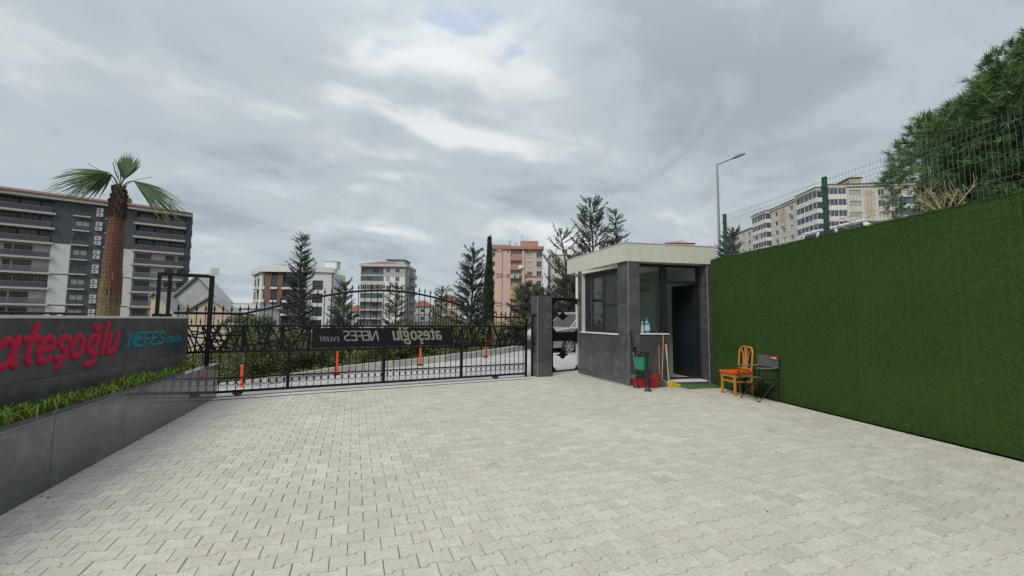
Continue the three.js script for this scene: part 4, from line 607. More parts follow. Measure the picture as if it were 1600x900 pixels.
{ // wooden dining chair, its back to the turf wall
  const g = thing('wooden_chair', 'varnished wooden chair with orange padded seat and slatted arched back', 'chair', [4.72, 0, -8.85], turnOf(-0.2, -0.98)), f = new Face(g, 0, 0, 1, 0), B = (n, b, m = M.woodChair) => b.build(n, m, g); // the chair faces -z, away from the wall
  for (const s of [-1, 1]) B('leg', f.gb().bar([s * 0.185, 0, -0.195], [s * 0.185, 0.43, -0.20], 0.036)); for (const s of [-1, 1]) B('leg', f.gb().bar([s * 0.172, 0, 0.235], [s * 0.178, 0.44, 0.20], 0.036));
  B('apron', f.gb().span(-0.17, 0.17, 0.375, 0.435, -0.212, -0.19)); B('apron', f.gb().span(-0.165, 0.165, 0.375, 0.435, 0.185, 0.21)); for (const s of [-1, 1]) { B('apron', f.gb().span(s * 0.192, s * 0.17, 0.375, 0.435, -0.19, 0.19)); B('stretcher', f.gb().bar([s * 0.184, 0.28, -0.19], [s * 0.176, 0.28, 0.21], 0.018, 0.026)); }
  B('stretcher', f.gb().span(-0.17, 0.17, 0.27, 0.305, -0.207, -0.188));
  const st = new THREE.Shape(); st.moveTo(-0.205, -0.225); st.lineTo(0.205, -0.225); st.lineTo(0.192, 0.205); st.lineTo(-0.192, 0.205); B('seat', f.gb().add(new THREE.ExtrudeGeometry(st, { depth: 0.03, bevelEnabled: true, bevelSize: 0.015, bevelThickness: 0.014, bevelSegments: 3 }).rotateX(Math.PI / 2), new THREE.Matrix4().makeTranslation(0, 0.48, 0)), M.orangeSeat);
  const back = (x, y) => [x, y, 0.20 + (y - 0.44) * 0.11]; // raked back
  B('back_frame', f.gb().tube([[-0.18, 0.44], [-0.185, 0.7], [-0.182, 0.89], [-0.165, 0.935], [-0.11, 0.975], [0, 0.985], [0.11, 0.975], [0.165, 0.935], [0.182, 0.89], [0.185, 0.7], [0.18, 0.44]].map(p => back(...p)), 0.019, 60, 8));
  for (const s of [-1, 1]) B('back_slat', f.gb().tube([[s * 0.055, 0.53], [s * 0.06, 0.68], [s * 0.075, 0.82], [s * 0.115, 0.90], [s * 0.165, 0.925]].map(p => back(...p)), 0.013, 24, 6));
  B('back_slat', f.gb().bar(back(0, 0.53), back(0, 0.97), 0.026, 0.014)); for (const s of [-1, 1]) B('back_slat', f.gb().tube([[s * 0.03, 0.53], [s * 0.026, 0.75], [s * 0.03, 0.90], [s * 0.055, 0.96]].map(p => back(...p)), 0.009, 20, 6)); B('back_rail', f.gb().bar(back(-0.18, 0.53), back(0.18, 0.53), 0.03, 0.02)); numberParts(g);
}
{ // folding camp chair
  const g = thing('camp_chair', 'grey canvas folding camp chair with a red patch on its backrest', 'chair', [4.845, 0, -8.27], turnOf(-0.157, -0.987)), f = new Face(g, 0, 0, 1, 0), B = (n, b, m = M.blackTube) => b.build(n, m, g), r = 0.0085; // faces -z
  const A = [[-0.24, 0, -0.24], [0.24, 0, -0.24], [-0.23, 0, 0.22], [0.23, 0, 0.22]], tp = [[-0.26, 0.44, -0.24], [0.26, 0.44, -0.24], [-0.25, 0.42, 0.20], [0.25, 0.42, 0.20]];
  const X = (a, b) => B('cross_leg', f.gb().cyl(a, b, r).sphere(a[0], 0.012, a[2], 0.014));
  X([-0.24, 0, -0.22], [0.25, 0.43, -0.235]); X([0.24, 0, -0.22], [-0.25, 0.43, -0.228]); X([-0.23, 0, 0.20], [0.24, 0.42, 0.20]); X([0.23, 0, 0.195], [-0.24, 0.42, 0.19]); for (const s of [-1, 1]) { X([s * 0.245, 0, -0.215], [s * 0.25, 0.42, 0.19]); X([s * 0.24, 0, 0.19], [s * 0.262, 0.44, -0.23]); }
  for (const s of [-1, 1]) { B('back_post', f.gb().cyl([s * 0.25, 0.02, 0.20], [s * 0.265, 0.86, 0.225], r)); B('arm_post', f.gb().cyl([s * 0.265, 0.42, -0.235], [s * 0.275, 0.63, -0.22], r)); B('armrest', f.gb().tube([[s * 0.265, 0.645, 0.215], [s * 0.285, 0.63, 0.05], [s * 0.285, 0.635, -0.14], [s * 0.28, 0.645, -0.27]], 0.016, 16, 6), M.galv); }
  const sag = (w0, w1, y0, y1, z0, z1, nu, nv, fn) => { const b = f.gb(); for (let i = 0; i < nu; i++) for (let j = 0; j < nv; j++) { const P = (u, v) => { const w = mix(w0, w1, v); return fn(mix(-w, w, u), mix(y0, y1, v), mix(z0, z1, v), u, v); }; const a = [i / nu, j / nv], c = [(i + 1) / nu, (j + 1) / nv]; const q = [P(a[0], a[1]), P(c[0], a[1]), P(c[0], c[1]), P(a[0], c[1])]; b.quad(...q); const lo = q.map(p => [p[0], p[1], p[2] + (z0 === z1 || Math.abs(y1 - y0) > 0.1 ? 0.008 : 0)].map((v, k) => k === 1 && Math.abs(y1 - y0) <= 0.1 ? v - 0.008 : v)); b.quad(lo[3], lo[2], lo[1], lo[0]); } return b; };
  const seat = sag(0.255, 0.25, 0.455, 0.41, -0.27, 0.20, 10, 8, (x, y, z, u, v) => [x, y - 0.035 * Math.sin(Math.PI * u) * (0.4 + 0.6 * v), z]), gs = B('seat', seat, M.greyCanvas);
  const bk = sag(0.262, 0.268, 0.63, 0.855, 0.205, 0.212, 10, 6, (x, y, z, u) => [x, y, z + 0.012 * Math.sin(Math.PI * u)]), gb = B('backrest', bk, M.greyCanvas);
  f.gb().span(-0.245, -0.10, 0.79, 0.845, 0.200, 0.203).build('patch', M.redPatch, gb); { const b = f.gb(); for (let i = 0; i < 5; i++) b.span(-0.135 - i * 0.022, -0.121 - i * 0.022, 0.812, 0.826, 0.197, 0.1995); b.build('patch_lettering', M.white, gb); } f.gb().span(-0.03, 0.0, 0.30, 0.40, -0.243, -0.240).build('care_tag', M.greyCanvas, g); numberParts(g);
}
// ---------------------------------------------------------------- street: bollards, vehicle, lamp
{
  const spots = [[-8.22, -12.92, -0.70], [-5.68, -13.76, -0.33], [-3.18, -14.75, -0.10], [-0.96, -15.82, 0.10]], labs = ['orange flexible post nearest the planter, leftmost beyond the gate', 'orange flexible post below the EVLERİ end of the name plate', 'orange flexible post below the name plate, third from the left', 'orange flexible post behind the right crackle panel of the gate'];
  const mk = i => { const g = thing('flexible_post', labs[i], 'bollard', [spots[i][0], spots[i][2], spots[i][1]], 0, 'orange flexible posts along the kerb'); return g; };
  spots.forEach((s, i) => { const g = mk(i); new GB().cyl([0, -0.03, 0], [0, 0.035, 0], 0.105, 0.085, 18).build('base', M.rubber, g); const b = new GB(); b.add(new THREE.LatheGeometry([[0.052, 0.03], [0.046, 0.08], [0.040, 0.12], [0.040, 0.72], [0.034, 0.75], [0, 0.755]].map(p => new THREE.Vector2(...p)), 18)); b.build('post', M.orangePost, g); new GB().cyl([0, 0.48, 0], [0, 0.56, 0], 0.0408, 0.0408, 18, true).build('band', M.orangePost, g); new GB().cyl([0, 0.62, 0], [0, 0.70, 0], 0.0408, 0.0408, 18, true).build('band_001', M.orangePost, g); });
}
function car(name, label, at, heading, paint, o = {}) { // built along x, front towards -x, centred on the wheelbase
  const L = o.L ?? 4.55, Wd = (o.W ?? 1.82) / 2, H = o.H ?? 1.74, wb = o.wb ?? 2.62, R = o.R ?? 0.355, g = thing(name, label, o.cat ?? 'car', at, turnOf(...heading)), f = new Face(g, 0, 0, 1, 0), xf = -L / 2, xr = L / 2, ax = [-wb / 2 + 0.02, wb / 2 + 0.02], belt = o.belt ?? 1.06, gc = o.gc ?? 0.24;
  const pr = new THREE.Shape(); pr.moveTo(xf + 0.10, gc + 0.08); pr.lineTo(xf + 0.02, gc + 0.25); pr.lineTo(xf + 0.0, gc + 0.42); pr.quadraticCurveTo(xf + 0.03, belt - 0.22, xf + 0.22, belt - 0.13); pr.lineTo(xf + 1.05, belt - 0.02); pr.lineTo(xr - 0.12, belt + 0.04); pr.quadraticCurveTo(xr + 0.02, belt - 0.1, xr, belt - 0.35); pr.lineTo(xr - 0.03, gc + 0.18); pr.lineTo(xr - 0.18, gc + 0.04);
  const arch = x => { const n = 12; for (let i = 0; i <= n; i++) { const a = Math.PI * i / n; pr.lineTo(x + (R + 0.06) * Math.cos(a), R - 0.02 + (R + 0.06) * Math.sin(a)); } };
  pr.lineTo(ax[1] + R + 0.06, gc); arch(ax[1]); pr.lineTo(ax[0] + R + 0.06, gc); arch(ax[0]); pr.lineTo(xf + 0.10, gc + 0.08);
  f.gb().add(new THREE.ExtrudeGeometry(pr, { depth: 2 * Wd - 0.14, bevelEnabled: true, bevelSize: 0.06, bevelThickness: 0.07, bevelSegments: 4, curveSegments: 10 }), new THREE.Matrix4().compose(V(0, 0.02, -Wd + 0.07), new THREE.Quaternion(), V(0.985, 0.985, 1))).build('body', paint, g);
  // greenhouse: lower and upper outlines joined by sloping sides
  const lx = [xf + 1.02, xr - 0.10], ux = [xf + (o.rake ?? 1.72), xr - 0.42], lw = Wd - 0.05, uw = Wd - 0.20, y0 = belt - 0.03, y1 = H - 0.08, b = f.gb();
  const lo = [[lx[0], y0, lw], [lx[1], y0, lw], [lx[1], y0, -lw], [lx[0], y0, -lw]], hi = [[ux[0], y1, uw], [ux[1], y1, uw], [ux[1], y1, -uw], [ux[0], y1, -uw]];
  for (let i = 0; i < 4; i++) { const j = (i + 1) % 4; b.quad(lo[i], lo[j], hi[j], hi[i]); } b.build('cabin', paint, g);
  const roof = new THREE.Shape([[ux[0] - 0.03, -uw], [ux[1] + 0.03, -uw], [ux[1] + 0.03, uw], [ux[0] - 0.03, uw]].map(p => new THREE.Vector2(...p))); f.gb().add(new THREE.ExtrudeGeometry(roof, { depth: 0.02, bevelEnabled: true, bevelSize: 0.04, bevelThickness: 0.035, bevelSegments: 4 }).rotateX(-Math.PI / 2), new THREE.Matrix4().makeTranslation(0, y1 + 0.0, 0)).build('roof', paint, g);
  const lerp3 = (a, c, t) => a.map((v, i) => mix(v, c[i], t)), onSide = (s, u, v) => { const A = lerp3([lx[0], y0, s * lw], [lx[1], y0, s * lw], u), Bq = lerp3([ux[0], y1, s * uw], [ux[1], y1, s * uw], u), p = lerp3(A, Bq, v); return [p[0], p[1], p[2] + s * 0.006]; };
  for (const s of [-1, 1]) for (const [u0, u1, v0, v1, w0, w1] of [[0.16, 0.43, 0.10, 0.90, 0.04, 0.43], [0.47, 0.72, 0.10, 0.90, 0.47, 0.72], [0.76, 0.95, 0.14, 0.88, 0.76, 0.97]]) { const q = f.gb(), P = [onSide(s, u0, v0), onSide(s, u1, v0), onSide(s, w1, v1), onSide(s, w0, v1)]; s > 0 ? q.quad(...P) : q.quad(P[3], P[2], P[1], P[0]); q.build('side_window', M.carGlass, g); }
  const end = (xa, xb, d, n) => { const q = f.gb(), P = [[mix(xa, xb, 0.08) + d, mix(y0, y1, 0.08), -mix(lw, uw, 0.08) * 0.93], [mix(xa, xb, 0.08) + d, mix(y0, y1, 0.08), mix(lw, uw, 0.08) * 0.93], [mix(xa, xb, 0.92) + d, mix(y0, y1, 0.92), mix(lw, uw, 0.92) * 0.92], [mix(xa, xb, 0.92) + d, mix(y0, y1, 0.92), -mix(lw, uw, 0.92) * 0.92]]; d < 0 ? q.quad(...P) : q.quad(P[3], P[2], P[1], P[0]); q.build(n, M.carGlass, g); };
  end(lx[0], ux[0], -0.008, 'windscreen'); end(lx[1], ux[1], 0.008, 'rear_window');
  for (const [i, x] of ax.entries()) for (const s of [-1, 1]) { const w = new THREE.Group(); w.name = 'wheel'; w.position.set(x, R, s * (Wd - 0.10)); g.add(w); const t = new GB(); t.add(new THREE.TorusGeometry(R - 0.085, 0.085, 10, 28), new THREE.Matrix4().makeScale(1, 1, 1.25)); t.build('tyre', M.rubber, w); const rm = new GB(), zz = s * 0.075; rm.cyl([0, 0, -0.06 * s], [0, 0, 0.02 * s], R - 0.13, R - 0.13, 24); t.g = []; for (let k = 0; k < 6; k++) { const a = k / 6 * 6.283; rm.bar([0.03 * Math.cos(a), 0.03 * Math.sin(a), zz * 0.8], [(R - 0.13) * Math.cos(a), (R - 0.13) * Math.sin(a), zz], 0.055, 0.03); } rm.add(new THREE.TorusGeometry(R - 0.135, 0.018, 6, 28), new THREE.Matrix4().makeTranslation(0, 0, zz)); rm.cyl([0, 0, 0], [0, 0, zz * 1.05], 0.05, 0.04, 12); rm.build('rim', M.rim, w); }
  for (const s of [-1, 1]) { const q = f.gb(); q.rbox(xf + 1.35, belt + 0.08, s * (Wd + 0.10), 0.10, 0.14, 0.20, 0.04); q.build('wing_mirror', paint, g); f.gb().rbox(xf + 0.12, belt - 0.26, s * (Wd - 0.30), 0.16, 0.14, 0.40, 0.04).build('headlight', M.headlight, g); f.gb().rbox(xr - 0.07, belt - 0.15, s * (Wd - 0.12), 0.10, 0.32, 0.18, 0.03).build('tail_light', M.tailRed, g); f.gb().span(ax[0] + R + 0.08, ax[1] - R - 0.08, gc - 0.02, gc + 0.14, s * (Wd - 0.06), s * (Wd + 0.014)).build('sill_cladding', M.cladding, g); if (o.rails) f.gb().tube([[ux[0] + 0.1, H - 0.02, s * (uw - 0.06)], [ux[0] + 0.2, H + 0.035, s * (uw - 0.06)], [ux[1] - 0.3, H + 0.035, s * (uw - 0.06)], [ux[1] - 0.1, H - 0.02, s * (uw - 0.06)]], 0.016, 20, 6).build('roof_rail', M.cladding, g); for (const x of [xf + 1.95, xf + 2.95]) { f.gb().rbox(x, belt - 0.12, s * (Wd + 0.005), 0.17, 0.03, 0.035, 0.01).build('door_handle', paint, g); f.gb().span(x - 0.62, x - 0.612, gc + 0.16, belt - 0.02, s * (Wd - 0.05), s * (Wd + 0.002)).build('door_seam', M.cladding, g); } }
  f.gb().rbox(xf + 0.04, gc + 0.20, 0, 0.12, 0.26, 2 * Wd - 0.1, 0.05).build('bumper', o.bumper ?? M.cladding, g); f.gb().rbox(xf + 0.015, belt - 0.30, 0, 0.05, 0.16, 0.72, 0.02).build('grille', M.cladding, g); f.gb().rbox(xr - 0.03, gc + 0.22, 0, 0.10, 0.24, 2 * Wd - 0.1, 0.05).build('bumper', o.bumper ?? M.cladding, g);
  numberParts(g); return g;
}
car('silver_car', 'silver off-road car on the street seen through the small gate', [2.98, 0.13, -18.25], [0.86, -0.50], M.silver, { rails: true });
car('white_car', 'white car parked behind the mesh fence with its roof above the turf wall', [11.75, 3.33, -13.55], [-0.17, -0.985], M.carWhite, { H: 1.50, bumper: M.carWhite, L: 4.3, belt: 0.95, gc: 0.18, R: 0.32 });
car('dark_car', 'dark car parked on the rising ground beyond the white car', [18.9, 5.62, -25.0], [0.6, -0.8], M.carDark, { H: 1.52, bumper: M.carDark, L: 4.3, belt: 0.95, gc: 0.18, R: 0.32 });
{ const g = thing('street_lamp', 'tall grey street lamp with a single arm behind the kiosk', 'street lamp', [10.03, 3.3, -20]); new GB().cyl([0, -1.5, 0], [0, 5.95, 0], 0.075, 0.045, 12).build('pole', M.galv, g); new GB().cyl([0, 5.92, 0], [0.85, 6.28, 0], 0.035, 0.03, 10).sphere(0, 5.93, 0, 0.047).build('arm', M.galv, g); const h = new GB(); h.add(new RoundedBoxGeometry(0.62, 0.09, 0.22, 3, 0.04), new THREE.Matrix4().compose(V(1.08, 6.37, 0), new THREE.Quaternion().setFromEuler(new THREE.Euler(0, 0, 0.38)), V(1, 1, 1))); h.add(new RoundedBoxGeometry(0.34, 0.06, 0.16, 3, 0.03), new THREE.Matrix4().compose(V(1.04, 6.42, 0), new THREE.Quaternion().setFromEuler(new THREE.Euler(0, 0, 0.38)), V(1, 1, 1))); h.build('lamp_head', M.galv, g); new GB().add(new THREE.BoxGeometry(0.36, 0.012, 0.15), new THREE.Matrix4().compose(V(1.125, 6.338, 0), new THREE.Quaternion().setFromEuler(new THREE.Euler(0, 0, 0.38)), V(1, 1, 1))).build('lamp_glass', M.lampGlass, g); }

// ---------------------------------------------------------------- vegetation
function sprayGeo(seed, n, len, w, spread, flat, stem = 1) { // a twig along +x carrying n narrow leaves
  const r = rng(seed), p = [];
  for (let i = 0; i < n; i++) {
    const t = (i + 0.3) / n, b = V(t * stem, 0, 0), a = r() * 6.283, el = spread * (0.6 + 0.6 * r()), d = V(Math.cos(el), Math.sin(el) * Math.cos(a) * flat, Math.sin(el) * Math.sin(a)).normalize(), s = d.clone().cross(V(r() - 0.5, r() - 0.5, r() - 0.5)).normalize().multiplyScalar(w * (0.7 + 0.6 * r())), e = b.clone().addScaledVector(d, len * (0.7 + 0.6 * r()) * (1 - 0.35 * t));
    p.push(b.x - s.x, b.y - s.y, b.z - s.z, b.x + s.x, b.y + s.y, b.z + s.z, e.x, e.y, e.z);
  }
  const g = new THREE.BufferGeometry(); g.setAttribute('position', new THREE.Float32BufferAttribute(p, 3)); g.computeVertexNormals(); return g;
}
function clusterGeo(seed, n, rad, L, w) { // a ball of small pointed leaves
  const r = rng(seed), p = [];
  for (let i = 0; i < n; i++) { const c = V(r() - 0.5, r() - 0.5, r() - 0.5).normalize().multiplyScalar(rad * Math.cbrt(r())), d = V(r() - 0.5, r() - 0.3, r() - 0.5).normalize(), s = d.clone().cross(V(r() - 0.5, r() - 0.5, r() - 0.5)).normalize().multiplyScalar(w), m = c.clone().addScaledVector(d, L * 0.45), e = c.clone().addScaledVector(d, L); p.push(c.x, c.y, c.z, m.x + s.x, m.y + s.y, m.z + s.z, e.x, e.y, e.z, c.x, c.y, c.z, e.x, e.y, e.z, m.x - s.x, m.y - s.y, m.z - s.z); }
  const g = new THREE.BufferGeometry(); g.setAttribute('position', new THREE.Float32BufferAttribute(p, 3)); g.computeVertexNormals(); return g;
}
const sprayA = sprayGeo(1, 22, 0.42, 0.045, 0.85, 0.7), sprayB = sprayGeo(2, 26, 0.34, 0.05, 0.95, 1), tuft = sprayGeo(3, 24, 0.62, 0.026, 0.95, 1, 0.45), leaves = clusterGeo(4, 14, 0.9, 0.6, 0.17), leavesS = clusterGeo(5, 16, 0.95, 0.42, 0.10);
function foliage(list, geo, material, parent, name = 'crown', copies = false) { // many small leaves joined into one mesh, each clump with a tone of its own
  if (copies) { const im = new THREE.InstancedMesh(geo, material, list.length), c = new THREE.Color(); list.forEach((q, i) => { im.setMatrixAt(i, q.m); im.setColorAt(i, c.setRGB(...q.c)); }); im.name = name; parent.add(im); return im; }
  const src = geo.attributes.position, nrm = geo.attributes.normal, n = src.count, P = new Float32Array(n * list.length * 3), N = new Float32Array(n * list.length * 3), K = new Float32Array(n * list.length * 3), v = V(0, 0, 0); let o = 0;
  for (const q of list) { const nm = new THREE.Matrix3().getNormalMatrix(q.m); for (let i = 0; i < n; i++, o += 3) { v.fromBufferAttribute(src, i).applyMatrix4(q.m); P[o] = v.x; P[o + 1] = v.y; P[o + 2] = v.z; v.fromBufferAttribute(nrm, i).applyMatrix3(nm).normalize(); N[o] = v.x; N[o + 1] = v.y; N[o + 2] = v.z; K[o] = q.c[0]; K[o + 1] = q.c[1]; K[o + 2] = q.c[2]; } }
  const g = new THREE.BufferGeometry(); g.setAttribute('position', new THREE.BufferAttribute(P, 3)); g.setAttribute('normal', new THREE.BufferAttribute(N, 3)); g.setAttribute('color', new THREE.BufferAttribute(K, 3));
  material.vertexColors = true; return mesh(name, g, material, parent);
}
const along = (p, d, s, roll) => { const q = new THREE.Quaternion().setFromUnitVectors(V(1, 0, 0), d.clone().normalize()).multiply(new THREE.Quaternion().setFromAxisAngle(V(1, 0, 0), roll)); return new THREE.Matrix4().compose(p, q, V(s, s, s)); };
function conifer(label, x, y, z, h, R, o = {}) {
  const r = rng(o.seed ?? Math.round(x * 77 + z * 31)), g = thing(o.name ?? 'conifer', label, o.cat ?? 'conifer tree', [x, y, z]), tr = new GB(), list = [], lean = o.lean ?? 0, bare = o.bare ?? 0.1, P = t => V(lean * t * t * h + 0.12 * Math.sin(t * 5 + x), t * h, 0.1 * Math.sin(t * 4 + z));
  const N = 8; for (let i = 0; i < N; i++) { const a = P(i / N), b = P((i + 1) / N), r0 = 0.022 * h * (1 - i / N) ** 0.9 * 0.62 + 0.02, r1 = 0.022 * h * (1 - (i + 1) / N) ** 0.9 * 0.62 + 0.015; tr.cyl([a.x, a.y, a.z], [b.x, b.y, b.z], r0, r1, 8); }
  const levels = Math.round((o.levels ?? 3.0) * 2.0 * h * (1 - bare));
  for (let i = 0; i < levels; i++) {
    const t = bare + (1 - bare) * ((i + r() * 0.7) / levels), prof = (o.shape ?? (t => Math.pow(1 - t, 0.75)))((t - bare) / (1 - bare)), n = Math.round((o.per ?? 5) * (0.7 + 0.6 * r()));
    for (let k = 0; k < n; k++) {
      const L = Math.max(0.18, R * prof * (0.55 + 0.65 * r())), a = r() * 6.283, base = P(t), tilt = (o.tilt ?? 0.15) + (r() - 0.5) * 0.5 + 0.5 * t, up = o.curl ?? 0.25, hd = V(Math.cos(a), 0, Math.sin(a));
      const Q = s => base.clone().addScaledVector(hd, L * s).add(V(0, L * (tilt * s + up * s * s - 0.18 * s), 0));
      if (L > 0.4) { const e = Q(0.55), f = Q(1); tr.cyl([base.x, base.y, base.z], [e.x, e.y, e.z], 0.012 * L + 0.006, 0.008 * L + 0.004, 4, true).cyl([e.x, e.y, e.z], [f.x, f.y, f.z], 0.008 * L + 0.004, 0.003, 4, true); }
      const m = Math.max(1, Math.round(L * 1.25 * (o.dens ?? 4.5)));
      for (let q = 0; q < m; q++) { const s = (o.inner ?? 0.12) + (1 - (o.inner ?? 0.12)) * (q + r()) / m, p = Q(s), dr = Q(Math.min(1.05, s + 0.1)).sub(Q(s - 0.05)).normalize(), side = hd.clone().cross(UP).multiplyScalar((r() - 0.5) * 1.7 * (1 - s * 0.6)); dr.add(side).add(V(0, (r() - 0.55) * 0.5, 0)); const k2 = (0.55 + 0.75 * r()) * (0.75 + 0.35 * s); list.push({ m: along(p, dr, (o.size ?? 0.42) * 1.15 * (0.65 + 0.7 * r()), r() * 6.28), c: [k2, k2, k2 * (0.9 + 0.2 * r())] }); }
    }
  }
  list.push(...[0, 1, 2, 3].map(i => ({ m: along(P(0.97), V(0.12 * (i - 1.5), 1, 0.1 * (i % 2)), (o.size ?? 0.42) * 1.1, i), c: [1, 1, 1] })));
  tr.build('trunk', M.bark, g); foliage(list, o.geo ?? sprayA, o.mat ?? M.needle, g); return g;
}
function broad(name, label, cat, x, y, z, h, rx, ry, o = {}) { // trunk, limbs and leaf clumps on uneven lobes
  const r = rng(o.seed ?? Math.round(x * 91 + z * 57)), g = thing(name, label, cat, [x, y, z], 0, o.group), tr = new GB(), list = [], lobes = [], cy = h - ry;
  for (let i = 0; i < (o.lobes ?? 9); i++) { const a = r() * 6.283, q = Math.sqrt(r()) * (o.lobe ? 0.86 : 0.72), v = (r() - 0.45) * 1.25; lobes.push([q * rx * Math.cos(a), cy + v * ry * Math.sqrt(1 - q * q * 0.8), q * rx * Math.sin(a), (o.lobe ?? 1) * (0.34 + 0.22 * r()) * Math.min(rx, ry)]); }
  tr.cyl([0, -0.4, 0], [0.05, cy * 0.6, 0.02], o.tr ?? 0.07, (o.tr ?? 0.07) * 0.7, 7); for (const l of lobes) tr.cyl([0.05, cy * 0.58, 0.02], [l[0], l[1], l[2]], (o.tr ?? 0.07) * 0.5, 0.012, 5, true);
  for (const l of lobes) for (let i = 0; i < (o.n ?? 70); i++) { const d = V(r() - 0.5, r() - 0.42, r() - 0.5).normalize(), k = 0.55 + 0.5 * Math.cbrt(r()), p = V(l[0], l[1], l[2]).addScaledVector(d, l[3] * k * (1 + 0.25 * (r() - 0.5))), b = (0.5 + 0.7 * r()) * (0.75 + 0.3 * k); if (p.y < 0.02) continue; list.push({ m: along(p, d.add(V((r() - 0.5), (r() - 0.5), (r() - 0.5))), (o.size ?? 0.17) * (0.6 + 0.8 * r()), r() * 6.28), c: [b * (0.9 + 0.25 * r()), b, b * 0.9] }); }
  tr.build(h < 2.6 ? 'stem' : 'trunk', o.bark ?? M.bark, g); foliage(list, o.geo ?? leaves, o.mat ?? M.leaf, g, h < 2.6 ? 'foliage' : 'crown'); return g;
}
conifer('tall narrow spruce in front of the white block with brown brick columns', -19.3, -6.2, -38, 15.2, 1.55, { levels: 2.6, per: 5, dens: 4.2, mat: M.needleB, size: 0.46, bare: 0.12, shape: t => Math.pow(1 - t, 0.62) * 0.95 + 0.05 });
conifer('small conifer standing between the brown-brick block and the teal-glazed block', -11.6, -4.8, -29, 8.5, 1.9, { levels: 2.6, mat: M.needleB, size: 0.5, dens: 3.6, shape: t => Math.pow(1 - t, 0.9) });
conifer('small pale conifer in front of the block with teal balcony glazing', -8.7, -4.9, -31, 8.8, 1.7, { levels: 2.4, size: 0.5, dens: 3.4, per: 4, shape: t => Math.pow(1 - t, 0.85) });
conifer('broad dark cedar left of the slim cypress', -2.75, -4.1, -28, 10.1, 1.65, { levels: 2.7, per: 5, dens: 4.6, mat: M.needleB, size: 0.5, tilt: 0.05, shape: t => Math.min(1, 0.75 + t) * Math.pow(1 - t, 0.7) + 0.03 });
conifer('short thin-topped conifer left of the broad dark cedar', -5.0, -4.4, -30, 8.0, 1.35, { levels: 2.4, size: 0.45, dens: 3.6, shape: t => Math.pow(1 - t, 1.1) });
{ // slim cypress: upright sprays packed round the stem
  const r = rng(9), h = 10.75, g = thing('cypress', 'slim dark green columnar cypress in front of the pink tower', 'cypress', [-1.5, -4.2, -27]), list = [], tr = new GB(); tr.cyl([0, -0.3, 0], [0, h * 0.9, 0], 0.13, 0.02, 8); tr.build('trunk', M.bark, g);
  for (let i = 0; i < 3600; i++) { const t = Math.pow(r(), 0.92), a = r() * 6.283, R = (0.56 * Math.pow(Math.sin(Math.PI * Math.min(0.5, (0.12 + t * 0.5) * 0.82)), 0.8) * Math.pow(1 - t, 0.85) + 0.03) * (0.62 + 0.8 * fbm(a * 1.4 + 3, t * 13, 55, 3)), k = Math.cbrt(r()), p = V(Math.cos(a) * R * k, 0.2 + t * h, Math.sin(a) * R * k), d = V(Math.cos(a) * 0.38, 1, Math.sin(a) * 0.38), b = 0.45 + 0.8 * r(); list.push({ m: along(p, d, 0.34 * (1 - 0.4 * t) * (0.7 + 0.6 * r()), r() * 6.28), c: [b, b, b] }); }
  list.push({ m: along(V(0.02, h, 0), V(0.1, 1, 0), 0.5, 0), c: [1, 1, 1] }, { m: along(V(0, h - 0.1, 0), V(-0.15, 1, 0.1), 0.45, 2), c: [1, 1, 1] });
  foliage(list, sprayB, M.cypress, g);
}
conifer('tall open cedar with upturned branches rising behind the kiosk roof', 4.95, -0.2, -26, 9.3, 2.0, { levels: 2.5, per: 4, dens: 4.4, mat: M.needleB, size: 0.40, tilt: 0.1, curl: 0.5, inner: 0.3, seed: 18, shape: t => Math.pow(1 - t, 0.72) * 0.92 + 0.06 });
conifer('smaller conical fir right of the tall open cedar', 6.4, 0.2, -25, 7.9, 1.35, { levels: 3.0, per: 5, dens: 4.6, mat: M.needleB, size: 0.40, tilt: -0.05, seed: 27, shape: t => Math.pow(1 - t, 0.85) });
conifer('young leaning cedar with long drooping branches at the left edge of the kiosk roof', 3.5, 0.0, -25.2, 6.9, 1.75, { levels: 0.95, per: 3, dens: 5, mat: M.needle, size: 0.38, lean: -0.10, curl: 0.3, tilt: 0.35, seed: 31, shape: t => 0.75 * Math.pow(1 - t, 0.4) + 0.2 });
conifer('small dark conifer behind the mesh fence beside the street lamp', 7.85, 3.0, -14.8, 1.75, 0.55, { levels: 9, per: 5, dens: 13, mat: M.needleB, size: 0.15, seed: 44, name: 'conifer' });
for (const [px, z, top, R, lab] of [[1.15, -24.5, 3.55, 1.5, 'bushy pine with grey-green crown behind the gate pillar, left one of three'], [2.05, -24, 3.2, 1.4, 'bushy pine with grey-green crown directly above the small gate, middle of three'], [3.1, -22.5, 4.4, 1.5, 'bushy pine with grey-green crown against the kiosk wall, right one of three']]) conifer(lab, px, -0.3, z, top + 0.3, R, { name: 'pine_tree', cat: 'pine tree', levels: 4, per: 6, dens: 5.5, size: 0.36, mat: M.needle, bare: 0.15, shape: t => Math.pow(1 - t, 0.55) });
broad('pine_tree', 'huge dense green pine behind the mesh fence at the right edge', 'pine tree', 16.1, 3.3, -9.6, 6.4, 5.0, 3.4, { lobes: 175, n: 260, size: 0.37, lobe: 0.62, gap: 1, geo: tuft, mat: M.pine, tr: 0.22, seed: 5 });
const olive = [[-18.6, -6.1, -29.5, 8.2, 1.7, 2.2, 'round olive-green tree at the left foot of the brown-brick block'], [-14.9, -5.9, -30, 6.7, 2.0, 1.9, 'low olive-green tree in front of the brown-brick block, right of the spruce'], [-7.0, -4.8, -27, 5.6, 1.9, 1.6, 'low spreading tree left of the dark cedar above the gate'], [-0.5, -3.0, -23, 4.0, 1.5, 1.3, 'rounded light green tree at the foot of the cypress'], [0.9, -2.4, -21.5, 3.9, 1.2, 1.2, 'rounded tree left of the gate pillar, next to the cypress']];
